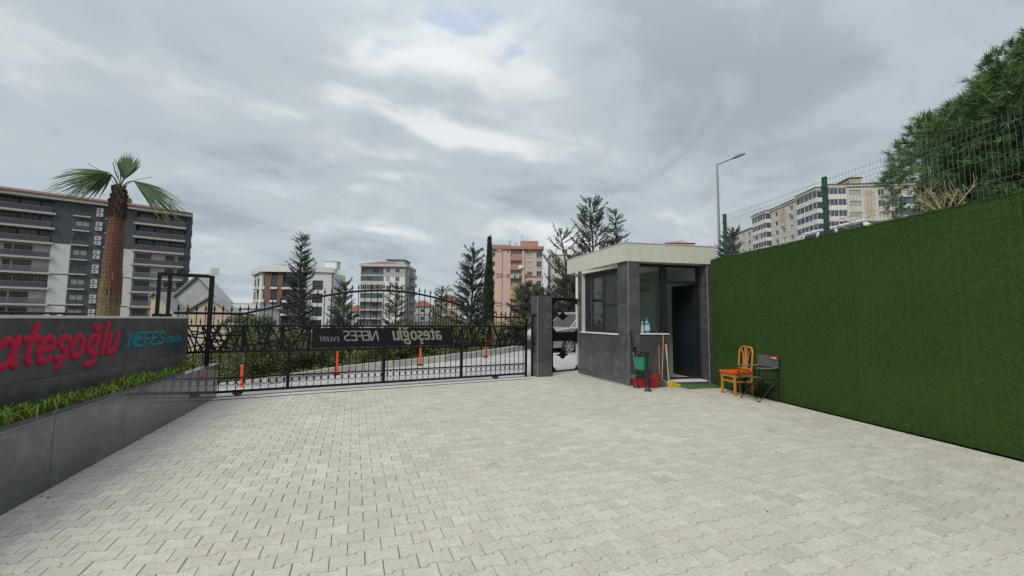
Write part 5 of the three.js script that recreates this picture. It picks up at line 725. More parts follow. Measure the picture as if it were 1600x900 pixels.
for (const [x, y, z, h, rx, ry, l] of olive) broad('small_tree', l, 'tree', x, y, z, h, rx, ry, { lobes: 13, n: 95, size: 0.19, tr: 0.09, mat: M.leafB });
{ // shrubs growing on the bank beyond the kerb; the low scrub between them is one mass
  const r = rng(606), spots = [];
  for (let i = 0; i < 26; i++) { const t = 0.13 + 0.52 * (i + r() * 0.8) / 26, k = kerbCurve.getPoint(t), d = kerbCurve.getTangent(t), n = V(d.z, 0, -d.x).normalize(), off = 0.9 + 3.6 * r(), x = k.x + n.x * off, z = k.z + n.z * off; spots.push([x, terrainH(x, z) - 0.1, z, 1.35 + 0.75 * r() + 0.12 * off]); }
  const list = []; for (let i = 0; i < 16000; i++) { const t = 0.05 + 0.72 * r(), k = kerbCurve.getPoint(t), d = kerbCurve.getTangent(t), n = V(d.z, 0, -d.x).normalize(), off = 0.25 + 9 * r() ** 1.3, x = k.x + n.x * off, z = k.z + n.z * off, hh = (0.25 + 0.9 * fbm(x * 0.5, z * 0.5, 77, 3)) * Math.min(1, 0.35 + off * 0.35) * r(), b = 0.45 + 0.8 * r(); list.push({ m: along(V(x, terrainH(x, z) + hh, z), V(r() - 0.5, r(), r() - 0.5), 0.13 + 0.12 * r(), r() * 6.28), c: [b * (1 + 0.35 * (r() < 0.12)), b, b * 0.85] }); }
  for (const [x, y, z, h] of spots) { const rx = 0.8 + 0.4 * r(), lobes = []; for (let k = 0; k < 9; k++) { const a = r() * 6.283, q = Math.sqrt(r()) * 0.75; lobes.push([x + q * rx * Math.cos(a), y + h * (0.3 + 0.6 * r() * (1 - q * 0.5)), z + q * rx * Math.sin(a), 0.28 + 0.28 * r()]); } const tone = 0.75 + 0.5 * r(); for (const l of lobes) for (let k = 0; k < 75; k++) { const d = V(r() - 0.5, r() - 0.4, r() - 0.5).normalize(), kk = Math.cbrt(r()) * 1.15, b = (0.5 + 0.7 * r()) * tone; list.push({ m: along(V(l[0], l[1], l[2]).addScaledVector(d, l[3] * kk), d.add(V(r() - 0.5, r() - 0.5, r() - 0.5)), 0.11 + 0.10 * r(), r() * 6.28), c: [b * (0.9 + 0.25 * r()), b, b * 0.85] }); } }
  const s = foliage(list, leavesS, mat(0.13, 0.165, 0.062, 0.75, { side: THREE.DoubleSide }), scene, 'undergrowth', true); s.userData.kind = 'stuff'; tag(s, 'leafy green shrubs and scrub covering the bank beyond the kerb', 'undergrowth');
  const wl = []; for (let i = 0; i < 14000; i++) { const x = -62 + 74 * r(), z = -36 - 42 * r(), y = terrainH(x, z), hh = 5.6 * fbm(x * 0.12, z * 0.12, 88, 4) * r() ** 0.6 + 1.6 * r(), b = 0.4 + 0.75 * r(); wl.push({ m: along(V(x, y + Math.max(0.1, hh), z), V(r() - 0.5, r() * 0.5, r() - 0.5), 0.42 + 0.35 * r(), r() * 6.28), c: [b, b, b * 0.9] }); }
  const w = foliage(wl, leaves, mat(0.10, 0.14, 0.06, 0.75, { side: THREE.DoubleSide }), scene, 'woodland', true); w.userData.kind = 'stuff'; tag(w, 'far belt of low green trees in the valley between gate and buildings', 'woodland');
}
function twigs(name, label, cat, x, y, z, h, spread, n, m, seed) { const r = rng(seed), g = thing(name, label, cat, [x, y, z]), mainB = new GB(), fine = new GB(); for (let i = 0; i < n; i++) { const a = r() * 6.283, s = spread * (0.3 + 0.7 * r()), L = h * (0.6 + 0.45 * r()), e = V(Math.cos(a) * s, L, Math.sin(a) * s), k = V(Math.cos(a + 0.4) * s * 0.35, L * 0.5, Math.sin(a + 0.4) * s * 0.35); mainB.tube([[0.02 * r(), 0, 0.02 * r()], [k.x, k.y, k.z], [e.x, e.y, e.z]], 0.006 + h * 0.004, 6, 4); for (let j = 0; j < 7; j++) { const t = 0.35 + 0.65 * r(), p = k.clone().lerp(e, t), q = p.clone().add(V((r() - 0.5) * 0.42 * h, (r() * 0.35) * h, (r() - 0.5) * 0.42 * h)); fine.bar([p.x, p.y, p.z], [q.x, q.y, q.z], 0.002 + 0.002 * h); } } mainB.build('branch', m, g); fine.build('twig', m, g); }
twigs('bare_shrub', 'leafless pale-stemmed shrub on the bank behind the left part of the gate', 'shrub', -8.3, -1.45, -14.9, 1.5, 0.85, 16, M.greyTwig, 41);
twigs('dry_bush', 'dry golden-brown bush on top of the turf wall in front of the pine', 'bush', 6.9, 3.0, -6.55, 0.66, 0.45, 15, M.twig, 42);
twigs('dry_branches', 'dry pale branches behind the fence at the left foot of the pine', 'bush', 7.1, 3.0, -7.9, 0.62, 0.75, 10, M.greyTwig, 43);
{ const r = rng(8), list = []; for (let i = 0; i < 900; i++) { const z = 1 - 13 * r(), d = 0.35 + 3.6 * r(), x = wallX(z) + d, b = 0.5 + 0.6 * r(); list.push({ m: along(V(x, hillH(x, z) + 0.02 + 0.16 * r() * fbm(x * 2, z * 2, 5, 3), z), V(r() - 0.5, r() + 0.3, r() - 0.5), 0.07 + 0.09 * r(), r() * 6.28), c: [b * 1.3, b, b * 0.8] }); } const s = foliage(list, leavesS, mat(0.13, 0.165, 0.062, 0.75, { side: THREE.DoubleSide }), scene, 'weeds', true); s.userData.kind = 'stuff'; tag(s, 'low weeds on the higher ground behind the turf wall', 'weeds'); }
{ // fan palm behind the sign wall
  const X = -8.50, Z = -8.8, Y = -0.9, g = thing('fan_palm', 'fan palm with red-brown trunk and three wind-blown fronds behind the sign wall', 'palm tree', [X, Y, Z]), r = rng(3), TH = 4.98, yy = v => v - Y;
  const tp = [[0.245, 0], [0.225, yy(0.4)], [0.195, yy(1.5)], [0.175, yy(2.2)], [0.165, yy(3.0)], [0.155, yy(3.55)]], lean = t => [0.06 * t, 0.0];
  const trunk = (pts, n, m) => { const gg = new THREE.LatheGeometry(pts.map(p => new THREE.Vector2(...p)), 26), p = gg.attributes.position; for (let i = 0; i < p.count; i++) { const a = Math.atan2(p.getZ(i), p.getX(i)), k = 1 + 0.05 * (fbm(a * 3 + 9, p.getY(i) * 6, 66, 3) - 0.5); p.setXYZ(i, p.getX(i) * k + 0.006 * p.getY(i), p.getY(i), p.getZ(i) * k); } gg.computeVertexNormals(); new GB().add(gg).build(n, m, g); };
  const lo = []; for (let y = 0; y <= yy(2.02); y += 0.06) lo.push([mix(0.235, 0.172, y / yy(1.95)) + 0.006 * Math.sin(y * 60), y]); const hi = []; for (let y = yy(1.95); y <= yy(3.62); y += 0.05) hi.push([mix(0.174, 0.132, (y - yy(1.95)) / 1.7) + 0.005 * Math.sin(y * 70), y]);
  trunk(lo, 'trunk', M.palmBase); trunk(hi, 'trunk_001', M.palmTrunk);
  { const b = new GB(), q = rng(15); for (let i = 0; i < 170; i++) { const a = q() * 6.283, y = yy(1.70) + 0.62 * q(), R = mix(0.235, 0.172, y / yy(1.95)) + 0.002, up = q() < (y - yy(1.70)) / 0.62; if (up) continue; b.bar([0.006 * y + Math.cos(a) * R, y, Math.sin(a) * R], [0.006 * (y + 0.3) + Math.cos(a) * (R - 0.006), y + 0.16 + 0.16 * q(), Math.sin(a) * (R - 0.006)], 0.022, 0.008); } b.build('fibre', M.palmBase, g); }
  const bt = new GB(), cx = y => 0.006 * y; for (let i = 0; i < 60; i++) { const y = yy(3.5) + 0.72 * i / 60, a = i * 2.4, R = 0.115 - 0.045 * (i / 60), o = 0.02 + 0.065 * r() * r(); bt.bar([cx(y) + Math.cos(a) * R * 0.8, y - 0.06, Math.sin(a) * R * 0.8], [cx(y) + Math.cos(a) * (R + o), y + 0.10 + 0.06 * r(), Math.sin(a) * (R + o)], 0.07, 0.022); } bt.cyl([cx(yy(3.5)), yy(3.5), 0], [cx(yy(4.2)), yy(4.28), 0], 0.122, 0.08, 14); bt.build('boot', M.palmBoot, g);
  const top = V(cx(yy(4.25)), yy(4.2), 0), right = V(0.72, 0, -0.69), fwd = V(0.69, 0, 0.72); // right as seen from the court
  const fr = (name, hub, axis, side, n, L, fan, droop, dirK, petR = 0.012) => { // leaflets spread round the hub from the axis
    const b = new GB(), tip = new GB(), hubP = top.clone().add(hub); b.tube([[top.x, top.y, top.z], [mix(top.x, hubP.x, 0.5), mix(top.y, hubP.y, 0.5) + 0.06, mix(top.z, hubP.z, 0.5)], [hubP.x, hubP.y, hubP.z]], petR, 8, 5);
    const nrm = axis.clone().cross(side).normalize();
    for (let i = 0; i < n; i++) { const a = fan * (i / (n - 1) - 0.5) * 2 + (r() - 0.5) * 0.05, d = axis.clone().multiplyScalar(Math.cos(a)).addScaledVector(side, Math.sin(a)).normalize(), len = L * (0.82 + 0.22 * r()) * (1 - 0.28 * Math.abs(a) / fan), w = 0.019 * (0.8 + 0.4 * r()), wd = nrm.clone().cross(d).normalize(), seg = 6; let pp = null;
      for (let k = 0; k <= seg; k++) { const t = k / seg, p = hubP.clone().addScaledVector(d, len * t).addScaledVector(nrm, dirK * Math.sin(t * 2) * 0.08 * ((i % 2) - 0.5)).add(V(0, -droop * len * t * t * (0.75 + 0.5 * r() * t), 0)), ww = w * Math.min(1, 0.45 + t * 2.2) * (t > 0.55 ? 1 - (t - 0.55) / 0.47 : 1), A = p.clone().addScaledVector(wd, ww).addScaledVector(nrm, 0.006), B = p.clone().addScaledVector(wd, -ww).addScaledVector(nrm, 0.006), C0 = p.clone(); const c = [A, C0, B].map(v => [v.x, v.y, v.z]); if (pp) for (const q of [0, 1]) (t > 0.9 && i > n * 0.55 && name === 'right' ? tip : b).quad(pp[q], pp[q + 1], c[q + 1], c[q]); pp = c; } }
    const o = b.build('frond', M.palmLeaf, g); if (tip.g.length) tip.build('dry_tip', M.palmTip, o); };
  fr('left', right.clone().multiplyScalar(-0.18).add(V(0, 0.34, 0)), right.clone().multiplyScalar(-1).add(V(0, -0.50, 0)).normalize(), V(0, -0.72, 0).addScaledVector(fwd, 0.45).addScaledVector(right, 0.25).normalize(), 30, 1.02, 0.60, 0.20, 1);
  fr('left', right.clone().multiplyScalar(-0.14).add(V(0, 0.30, 0)), right.clone().multiplyScalar(-0.7).add(V(0, -0.62, 0)).normalize(), V(0, -0.5, 0).addScaledVector(fwd, -0.7).addScaledVector(right, 0.4).normalize(), 18, 0.85, 0.6, 0.12, 1);
  fr('top', V(0, 0.25, 0).addScaledVector(right, 0.05), V(0, 1, 0).addScaledVector(right, 0.16).normalize(), right.clone().multiplyScalar(0.85).addScaledVector(fwd, 0.35).normalize(), 30, 0.70, 0.46, 0.02, 1);
  fr('right', right.clone().multiplyScalar(0.22).add(V(0, 0.26, 0)), right.clone().add(V(0, -0.55, 0)).normalize(), V(0, -0.72, 0).addScaledVector(fwd, 0.5).addScaledVector(right, -0.3).normalize(), 28, 1.18, 0.55, 0.20, 1);
  fr('top', V(0, 0.2, 0).addScaledVector(fwd, -0.1), V(-0.1, 1, 0.1).addScaledVector(right, -0.1).normalize(), fwd.clone(), 20, 0.5, 0.6, 0.05, 1);
  for (const [a, b2] of [[-0.12, 0.9], [0.25, 0.85], [0.5, 0.55], [-0.5, 0.6]]) { const e = top.clone().addScaledVector(right, a).add(V(0, b2 * 0.75, 0)); new GB().tube([[top.x, top.y, top.z], [mix(top.x, e.x, 0.4), mix(top.y, e.y, 0.6), mix(top.z, e.z, 0.4)], [e.x, e.y, e.z]], 0.006, 8, 4).build('petiole', M.palmLeaf, g); }
  numberParts(g);
}

// ---------------------------------------------------------------- buildings (heights in their faces count from the court)
function building(name, label, x, z, dx, dz, base, cat = 'building') { const g = thing(name, label, cat, [x, base, z], turnOf(dx, dz)); return [g, new Face(g, 0, 0, 1, 0, -base), (fx, fz, ddx, ddz) => new Face(g, fx, fz, ddx, ddz, -base)]; }
const pick = (r, ...l) => l[Math.floor(r() * l.length)];
{ // long grey and white apartment block on the left; x runs from -50 (beyond the frame) to 0, its right corner
  const [g, f, mk] = building('apartment_building', 'grey and white apartment block with long balconies behind the palm', -71, -91, 21, -16, -9), r = rng(71), fl = [20.9, 18.05, 15.2, 12.35, 9.5, 6.6, 3.6, 0.7, -2.2, -5.1];
  const cols = [[-13.4, -11.3], [-17.95, -15.9]], holes = [], top = 23.5;
  for (const y of fl) for (const [a, b] of cols) holes.push([a, b, y + 0.25, y + 2.05]);
  f.wall('core_wall', M.wallGrey, -18.2, -11.0, -9, top, holes, 0.3);
  for (const [a, b] of [[-20.8, -18.2], [-11.0, -9.05]]) { f.gb().span(a, b, 15.2, top, -1.4, 0.004).build('grey_pier', M.wallGrey, g); f.gb().span(a, b, -9, 15.197, -1.4, 0.006).build('white_pier', M.wallWhite, g); for (const y of [9.35, 3.45]) f.gb().span(a, b, y - 0.1, y + 0.1, 0.006, 0.03).build('band', M.wallGrey, g); }
  f.gb().span(-20.1, -19.2, 0.2, 1.7, 0.008, 0.03).build('window', M.darkFrame, g);
  for (const y of fl) for (const [a, b] of cols) {
    f.window((a + b) / 2, y + 1.15, b - a, 1.8, { n: 2, frame: M.darkFrame, pane: pick(r, M.farGlass, M.farGlassB, M.curtain, M.farGlass) });
    f.gb().span(a - 0.25, b + 0.15, y - 0.12, y + 0.14, -0.05, 0.35).build('window_slab', M.slabEdge, g); f.gb().span(a + 0.02, b - 0.02, y + 0.25, y + 1.0, 0.02, 0.05).build('guard', M.railPanel, g);
  }
  for (const [i, y] of fl.entries()) for (const k of [0, 1]) { const b = f.gb(); b.span(-15.0, -14.05, y + 0.35 + k * 0.95, y + 1.1 + k * 0.95, 0.0, 0.34); const u = b.build('air_conditioner', M.acBody, g), q = f.gb(); q.cyl([-14.62, y + 0.72 + k * 0.95, 0.33], [-14.62, y + 0.72 + k * 0.95, 0.352], 0.21, 0.21, 14); q.build('fan', M.acFan, u); }
  for (const [x0, x1] of [[-9.05, -0.9], [-50, -20.8]]) {
    f.gb().span(x0, x1, -9, top, -2.0, -1.4).build('bay_wall', M.wallWhite, g); f.gb().span(x0, x1, 15.2, top, -1.395, -1.37).build('bay_lining', M.wallGrey, g);
    fl.forEach((y, i) => {
      const dark = i < 3 || (i === 5 && x0 < -20) || i > 7, w = x1 - x0;
      f.gb().span(x0 - (x0 > -20 ? 0.35 : 0), x1 + (x1 < -20 ? 0.35 : 0.0), y - 0.30, y + 0.06, -1.4, 0.42).build('balcony_slab', M.slabEdge, g); f.gb().span(x0, x1, y - 0.02, y + 0.2, 0.30, 0.419).build('fascia', M.wallGrey, g);
      const step = w > 12 ? 9.7 : w; for (let a = x0; a < x1 - 1; a += step) { const e = Math.min(x1, a + step); f.gb().span(a + 0.04, e - 0.04, y + 0.2, y + 1.02, 0.34, 0.37).build('balustrade', i % 2 || dark ? M.railPanel : M.railLight, g); f.gb().span(a, e, y + 1.04, y + 1.10, 0.32, 0.39).build('handrail', M.galv, g); }
      if (dark) { for (let a = x0 + 0.3; a < x1 - 0.5; a += 2.7) { const ww = Math.min(2.5, x1 - a - 0.2); if (ww > 0.7) f.window(a + ww / 2, y + 1.3, ww, 2.25, { n: 3, frame: M.darkFrame, pane: pick(r, M.farGlass, M.farGlass, M.farGlassB, M.blueGlass), z: -1.3 }); } }
      else for (let a = x0; a < x1 - 4; a += 8.0) for (const [p, q, yb] of [[0.3, 2.6, 0.1], [5.0, 6.5, 0.75], [4.0, 4.2, 9], [7.1, 8.0, 0.1]]) { if (yb > 5 || a + q > x1) continue; f.window(a + (p + q) / 2, (yb + 2.25) / 2 + y, q - p, 2.25 - yb, { n: 2, frame: M.darkFrame, pane: pick(r, M.farGlass, M.farGlass, M.farGlassB), z: -1.33 }); }
    });
    if (x0 > -20) f.gb().span(x1, x1 + 0.9, -9, top, -12, -0.4).build('corner_pier', M.wallGrey, g);
  }
  const sd = mk(0.02, -0.4, 0, -1); for (const y of fl) sd.gb().span(0.6, 9, y - 0.28, y + 0.06, -0.1, 0.16).build('balcony_slab', M.slabEdge, g);
  f.gb().span(-50, 0.0, top, top + 0.55, -13, 0.75).build('eaves', M.slabEdge, g); f.gb().span(-50.1, 0.1, top + 0.55, top + 0.78, -13.1, 0.9).build('gutter', M.eaveDark, g);
  const rf = f.gb(), e = top + 0.79, pk = e + 1.75; rf.quad([-50, e, 0.8], [0, e, 0.8], [-5, pk, -6], [-46, pk, -6]).quad([0, e, -13], [-50, e, -13], [-46, pk, -6], [-5, pk, -6]).tri([0, e, 0.8], [0, e, -13], [-5, pk, -6]).tri([-50, e, -13], [-50, e, 0.8], [-46, pk, -6]).build('roof', M.roofBrown, g);
  f.gb().span(-12.2, -10.6, e + 0.8, pk + 0.7, -6, -4).build('chimney', M.brickBrown, g); f.gb().span(-50, 0, -9, top, -13, -2.01).build('rear_block', M.wallGrey, g);
}
{ // white block with brown brick columns
  const [g, f, mk] = building('apartment_building', 'white five-storey block with brown brick columns and rooftop boxes', -57.1, -95, 1, 0, -9), r = rng(81), fl = [8.35, 5.35, 2.35, -0.65, -3.65], RT = 12.05;
  f.gb().span(0, 10.9, -9, RT, -8, -1.2).build('rear_wall', M.wallMidGrey, g);
  for (const [a, b] of [[0.70, 2.25], [3.75, 4.85]]) f.gb().span(a, b, -9, RT - 0.05, -1.2, 0.25).build('brick_column', M.brickBrown, g);
  for (const y of fl) {
    f.gb().span(2.25, 3.75, y - 0.35, y + 0.08, -1.2, 0.55).build('balcony_slab', M.wallWhite, g); f.window(3.0, y + 1.55, 1.46, 2.75, { n: 2, frame: M.darkFrame, pane: pick(r, M.farGlass, M.farGlassB), z: 0.12 });
    f.gb().span(4.85, 10.6, y - 0.38, y + 0.06, -1.2, 0.7).build('balcony_slab', M.wallWhite, g); f.gb().span(4.9, 10.5, y + 0.08, y + 1.0, 0.60, 0.63).build('balustrade', M.darkFrame, g); f.window(6.2, y + 1.35, 2.2, 2.3, { n: 2, frame: M.darkFrame, pane: pick(r, M.farGlass, M.curtain, M.farGlassB), z: -1.15 }); f.window(9.0, y + 1.4, 1.9, 2.2, { n: 2, frame: M.whiteFrame, pane: M.farGlass, z: -1.15 });
    f.gb().span(-0.4, 0.70, y - 0.35, y + 0.06, -1.2, 0.2).build('balcony_slab', M.wallWhite, g); f.window(0.15, y + 1.5, 0.95, 2.2, { n: 1, frame: M.greyFrame, pane: M.farGlass, z: -1.12 });
  }
  const l = mk(-7.2, -8.6, 0.64, 0.77); l.wall('left_wall', M.wallWhite, 0, 11.2, -9, RT, fl.flatMap(y => [[1.2, 3.4, y + 0.5, y + 2.4], [5.2, 8.0, y + 0.2, y + 2.5]]), 0.4); for (const y of fl) { l.window(2.3, y + 1.45, 2.2, 1.9, { n: 2, frame: M.darkFrame, pane: pick(r, M.farGlass, M.farGlassB) }); l.window(6.6, y + 1.35, 2.8, 2.3, { n: 3, frame: M.darkFrame, pane: M.farGlass }); l.gb().span(4.8, 8.4, y - 0.3, y + 0.3, 0, 0.9).build('balcony_slab', M.wallWhite, g); }
  const s = mk(10.9, 0.4, 0.42, -0.91); // right-hand white face, turned a little away
  const s2 = mk(10.6, 0.9, 0.95, -0.31); const hs = fl.map(y => [1.25, 3.45, y - 0.45, y + 1.7]);
  s2.wall('end_wall', M.wallWhite, 0, 5.2, -9, RT, hs, 0.35); for (const y of fl) s2.window(2.35, y + 0.625, 2.2, 2.15, { n: 1, frame: M.darkFrame, pane: pick(r, M.farGlass, M.farGlassB, M.curtain), transom: -0.25 });
  f.gb().span(-0.6, 10.9, RT - 0.15, RT + 1.15, -8.5, 0.9).build('parapet', M.wallWhite, g); s2.gb().span(-0.1, 5.75, RT - 0.1, RT + 1.1, -8, 0.35).build('parapet', M.wallWhite, g); l.gb().span(-0.5, 11.0, RT - 0.2, RT + 1.05, -4, 0.6).build('parapet', M.wallWhite, g);
  for (const [a, b, h, z] of [[1.2, 2.6, 0.75, -3], [4.9, 6.6, 0.95, -3], [7.6, 9.4, 1.9, -4], [12.3, 15.2, 1.75, -4], [-3.5, -2.2, 0.4, -6]]) { f.gb().span(a, b, RT + 1.15, RT + 1.15 + h, z - 2, z).build('rooftop_box', M.wallWhite, g); f.gb().span(a - 0.1, b + 0.1, RT + 1.15 + h, RT + 1.3 + h, z - 2.1, z + 0.1).build('box_lid', M.wallMidGrey, g); }
  f.gb().span(10.6, 15.4, -9, RT, -9, -1.8).build('rear_wall', M.wallWhite, g); numberParts(g);
}
{ // block with teal balcony glazing
  const [g, f, mk] = building('apartment_building', 'pale grey block with teal balcony glazing and a small red hipped roof', -53.6, -147, 1, 0, -10), r = rng(91), RT = 19.9, fl = [16.9, 13.85, 10.8, 7.75, 4.7, 1.65, -1.4];
  const hs = fl.flatMap(y => [[9.0, 10.4, y + 0.85, y + 2.35], [12.3, 13.7, y + 0.85, y + 2.35]]);
  f.wall('front_wall', M.wallWhite, 8.1, 15.7, -10, 16.6, hs.filter(h => h[3] < 16.6), 0.4); f.wall('upper_wall', M.wallMidGrey, 8.1, 15.7, 16.603, RT, hs.filter(h => h[2] > 16.6), 0.4); f.gb().span(0, 15.7, -10, RT, -14, -1.6).build('rear_wall', M.wallMidGrey, g); f.gb().span(8.1, 15.7, 16.5, 16.7, 0, 0.12).build('band', M.slabEdge, g);
  fl.forEach((y, i) => { for (const x of [9.7, 13.0]) f.window(x, y + 1.6, 1.4, 1.5, { n: 2, frame: M.whiteFrame, pane: pick(r, M.farGlass, M.farGlassB, M.curtain) });
    f.gb().span(-0.1, 8.1, y - 0.35, y + 0.05, -1.6, 0.1).build('balcony_slab', M.slabEdge, g); f.gb().span(0, 8.1, y + 0.05, y + 0.95, 0.0, 0.06).build('balustrade', i === 0 || i > 3 ? M.railLight : M.slabEdge, g); for (const x of [0, 8.0]) f.gb().span(x, x + 0.15, y + 0.05, y + 2.7, -1.6, 0.05).build('partition', M.wallMidGrey, g);
    if (i > 0 && i < 4) for (let k = 0; k < 4; k++) f.window(1.1 + k * 2.0, y + 1.85, 1.95, 1.7, { n: 3, frame: i === 2 ? M.whiteFrame : M.greyFrame, pane: i === 2 ? M.farGlass : pick(r, M.tealGlass, M.tealGlass, M.farGlassB), z: 0.03 }); else f.window(5.0, y + 1.4, 2.0, 2.3, { n: 2, frame: M.whiteFrame, pane: M.farGlassB, z: -1.5 }); });
  const s = mk(15.7, 0, 0.03, -1); s.wall('side_wall', M.wallPaleGrey, 0, 14, -10, RT, fl.flatMap(y => [[1.5, 3, y + 0.6, y + 2.3], [6.2, 8.2, y + 0.6, y + 2.3]]), 0.4); for (const y of fl) { s.window(2.25, y + 1.45, 1.5, 1.7, { pane: M.farGlass }); s.window(7.2, y + 1.45, 2.0, 1.7, { pane: M.farGlass }); s.gb().span(5.6, 11.5, y - 0.4, y + 0.9, 0, 1.3).build('balcony', M.wallMidGrey, g); }
  f.gb().span(-0.6, 16.3, RT, RT + 0.9, -14.5, 0.7).build('eaves', M.slabEdge, g); const e = RT + 0.9, q = f.gb(); q.quad([-0.5, e, 0.6], [12, e, 0.6], [10, e + 1.7, -6], [5, e + 1.7, -6]).tri([-0.5, e, -14], [-0.5, e, 0.6], [5, e + 1.7, -6]).quad([12, e, -14], [-0.5, e, -14], [5, e + 1.7, -6], [10, e + 1.7, -6]).tri([12, e, 0.6], [12, e, -14], [10, e + 1.7, -6]).build('roof', M.roofRed, g);
  f.gb().span(8.6, 14.8, e, e + 1.75, -10, -2).build('penthouse', M.wallMidGrey, g); f.gb().span(8.2, 15.2, e + 1.75, e + 2.0, -10.4, -1.6).build('penthouse_roof', M.eaveDark, g); numberParts(g);
}
{ // pink tower
  const [g, f, mk] = building('apartment_building', 'salmon pink apartment tower with dark red diamond ornaments', -6.6, -122, 1, 0.0, -9), r = rng(101), RT = 22.3, fl = [19.3, 16.5, 13.6, 10.75, 7.9, 5.0, 2.1, -0.8];
  f.wall('left_wall', M.wallPink, 0, 2.0, -9, RT, fl.map(y => [0.15, 1.55, y + 0.7, y + 2.1]), 0.4); f.gb().span(2.0, 3.6, -9, RT, -0.4, 0.55).build('pilaster', M.wallPink, g); f.gb().span(3.6, 6.15, -9, RT, -0.4, 0.25).build('pier', M.wallPink, g);
  f.gb().span(6.15, 9.4, -9, RT, -6, -1.4).build('loggia_wall', M.pinkDark, g); f.wall('right_wall', M.wallPink, 9.4, 15.6, -9, RT, fl.flatMap(y => [[11.0, 12.6, y + 0.8, y + 2.15], [13.75, 15.25, y + 0.5, y + 2.3]]), 0.4); f.gb().span(9.4, 10.2, -9, RT, 0.001, 0.35).build('pilaster', M.wallPink, g);
  fl.forEach((y, i) => { f.window(0.85, y + 1.4, 1.4, 1.4, { pane: pick(r, M.farGlass, M.farGlassB) }); f.window(11.8, y + 1.475, 1.6, 1.35, { n: 3, pane: pick(r, M.farGlass, M.farGlassB, M.curtain), sill: 1 }); f.window(14.5, y + 1.4, 1.5, 1.8, { n: 2, pane: pick(r, M.farGlass, M.farGlassB), sill: 1 });
    f.gb().span(6.1, 9.4, y - 0.35, y + 1.0, 0.2, 0.5).build('balcony_front', i % 3 === 2 ? M.darkFrame : M.pinkDark, g); f.gb().span(6.1, 9.4, y - 0.35, y - 0.15, -1.4, 0.2).build('balcony_floor', M.wallPink, g); f.window(7.0, y + 1.5, 1.5, 1.9, { n: 2, pane: pick(r, M.curtain, M.farGlassB), z: -1.33 }); f.window(8.6, y + 1.5, 1.1, 1.9, { n: 1, pane: M.farGlass, z: -1.33 });
    if (i === 2) for (let k = 0; k < 6; k++) f.gb().span(6.3 + k * 0.5, 6.65 + k * 0.5, y + 0.1, y + 1.0 + 0.2 * r(), 0.52, 0.56).build('laundry', pick(r, M.cloth, M.clothBlue, M.wallWhite), g); if (i === 4) f.gb().span(6.1, 7.6, y + 0.9, y + 2.4, 0.52, 0.58).build('awning', M.clothYellow, g); });
  { const d = new THREE.SphereGeometry(0.95, 18, 8, 0, 6.2832, 0, 0.9); d.rotateX(Math.PI / 2 + 0.2); f.gb().add(d, new THREE.Matrix4().makeTranslation(9.1, 16.9, 0.0)).build('satellite_dish', M.whiteFrame, g); }
  for (const [x, z] of [[2.35, 0.56], [3.25, 0.56], [5.35, 0.26], [10.7, 0.36]]) for (const yb of [22.0, 14.4, 6.0]) for (const k of [-0.35, 0.35]) { const s = new THREE.Shape([[0, -0.42], [0.42, 0], [0, 0.42], [-0.42, 0]].map(([a, b]) => new THREE.Vector2(a * 0.9 + x, b * 0.8 + yb + k * 1.15))); f.gb().add(new THREE.ExtrudeGeometry(s, { depth: 0.06, bevelEnabled: false }), new THREE.Matrix4().makeTranslation(0, 0, z - (x > 10 ? 0.35 : 0))).build('ornament', M.ornament, g); }
  for (const y of [14.4, 6.0]) f.gb().span(3.6, 15.7, y - 0.14, y + 0.14, 0.02, 0.28).build('band', M.pinkDark, g);
  f.gb().span(-0.3, 6.2, RT, RT + 1.2, -12, 0.7).build('parapet', M.pinkDark, g); f.gb().span(6.2, 15.9, RT, RT + 0.9, -12, 0.8).build('parapet', M.pinkDark, g); f.gb().span(9.0, 14.3, RT + 0.9, RT + 2.7, -9, -0.6).build('roof_house', M.pinkDark, g); for (const x of [5.4, 7.2]) f.gb().span(x, x + 0.8, RT, RT + 2.6 - (x > 6 ? 0.5 : 0), -2, -1).build('chimney', M.wallPink, g); f.gb().cyl([9.5, RT, -1], [9.5, RT + 4.6, -1], 0.05).cyl([8.9, RT + 4.3, -1], [10.4, RT + 4.3, -1], 0.04).build('aerial', M.galv, g);
  f.gb().span(0, 15.6, -9, RT, -12, -0.45).build('rear_block', M.wallPink, g); numberParts(g);
}
{ // white block behind the cedars
  const [g, f] = building('apartment_building', 'white block half hidden by the cedars left of the kiosk roof', 11.6, -125, 1, 0, -4), fl = [19, 16, 13, 10, 7, 4], r = rng(111);
  f.wall('front_wall', M.wallOff, 0, 9, -4, 21.2, fl.flatMap(y => [[1.2, 2.7, y - 0.5, y + 1.0], [4.2, 6.0, y - 0.5, y + 1.0]]), 0.4); for (const y of fl) { f.window(1.95, y + 0.25, 1.5, 1.5, { pane: M.farGlass }); f.window(5.1, y + 0.25, 1.8, 1.5, { pane: pick(r, M.farGlass, M.curtain) }); } f.gb().span(0, 9, -4, 21.2, -10, -0.41).build('rear_block', M.wallOff, g); f.gb().span(2.2, 9, 21.2, 24.4, -9, -2).build('upper_storey', M.wallWhite, g); f.window(4.5, 22.7, 1.6, 1.4, { z: -1.98, pane: M.farGlass }); f.gb().span(-0.3, 9.2, 21.2, 21.6, -10, 0.2).build('parapet', M.wallWhite, g); numberParts(g);
}
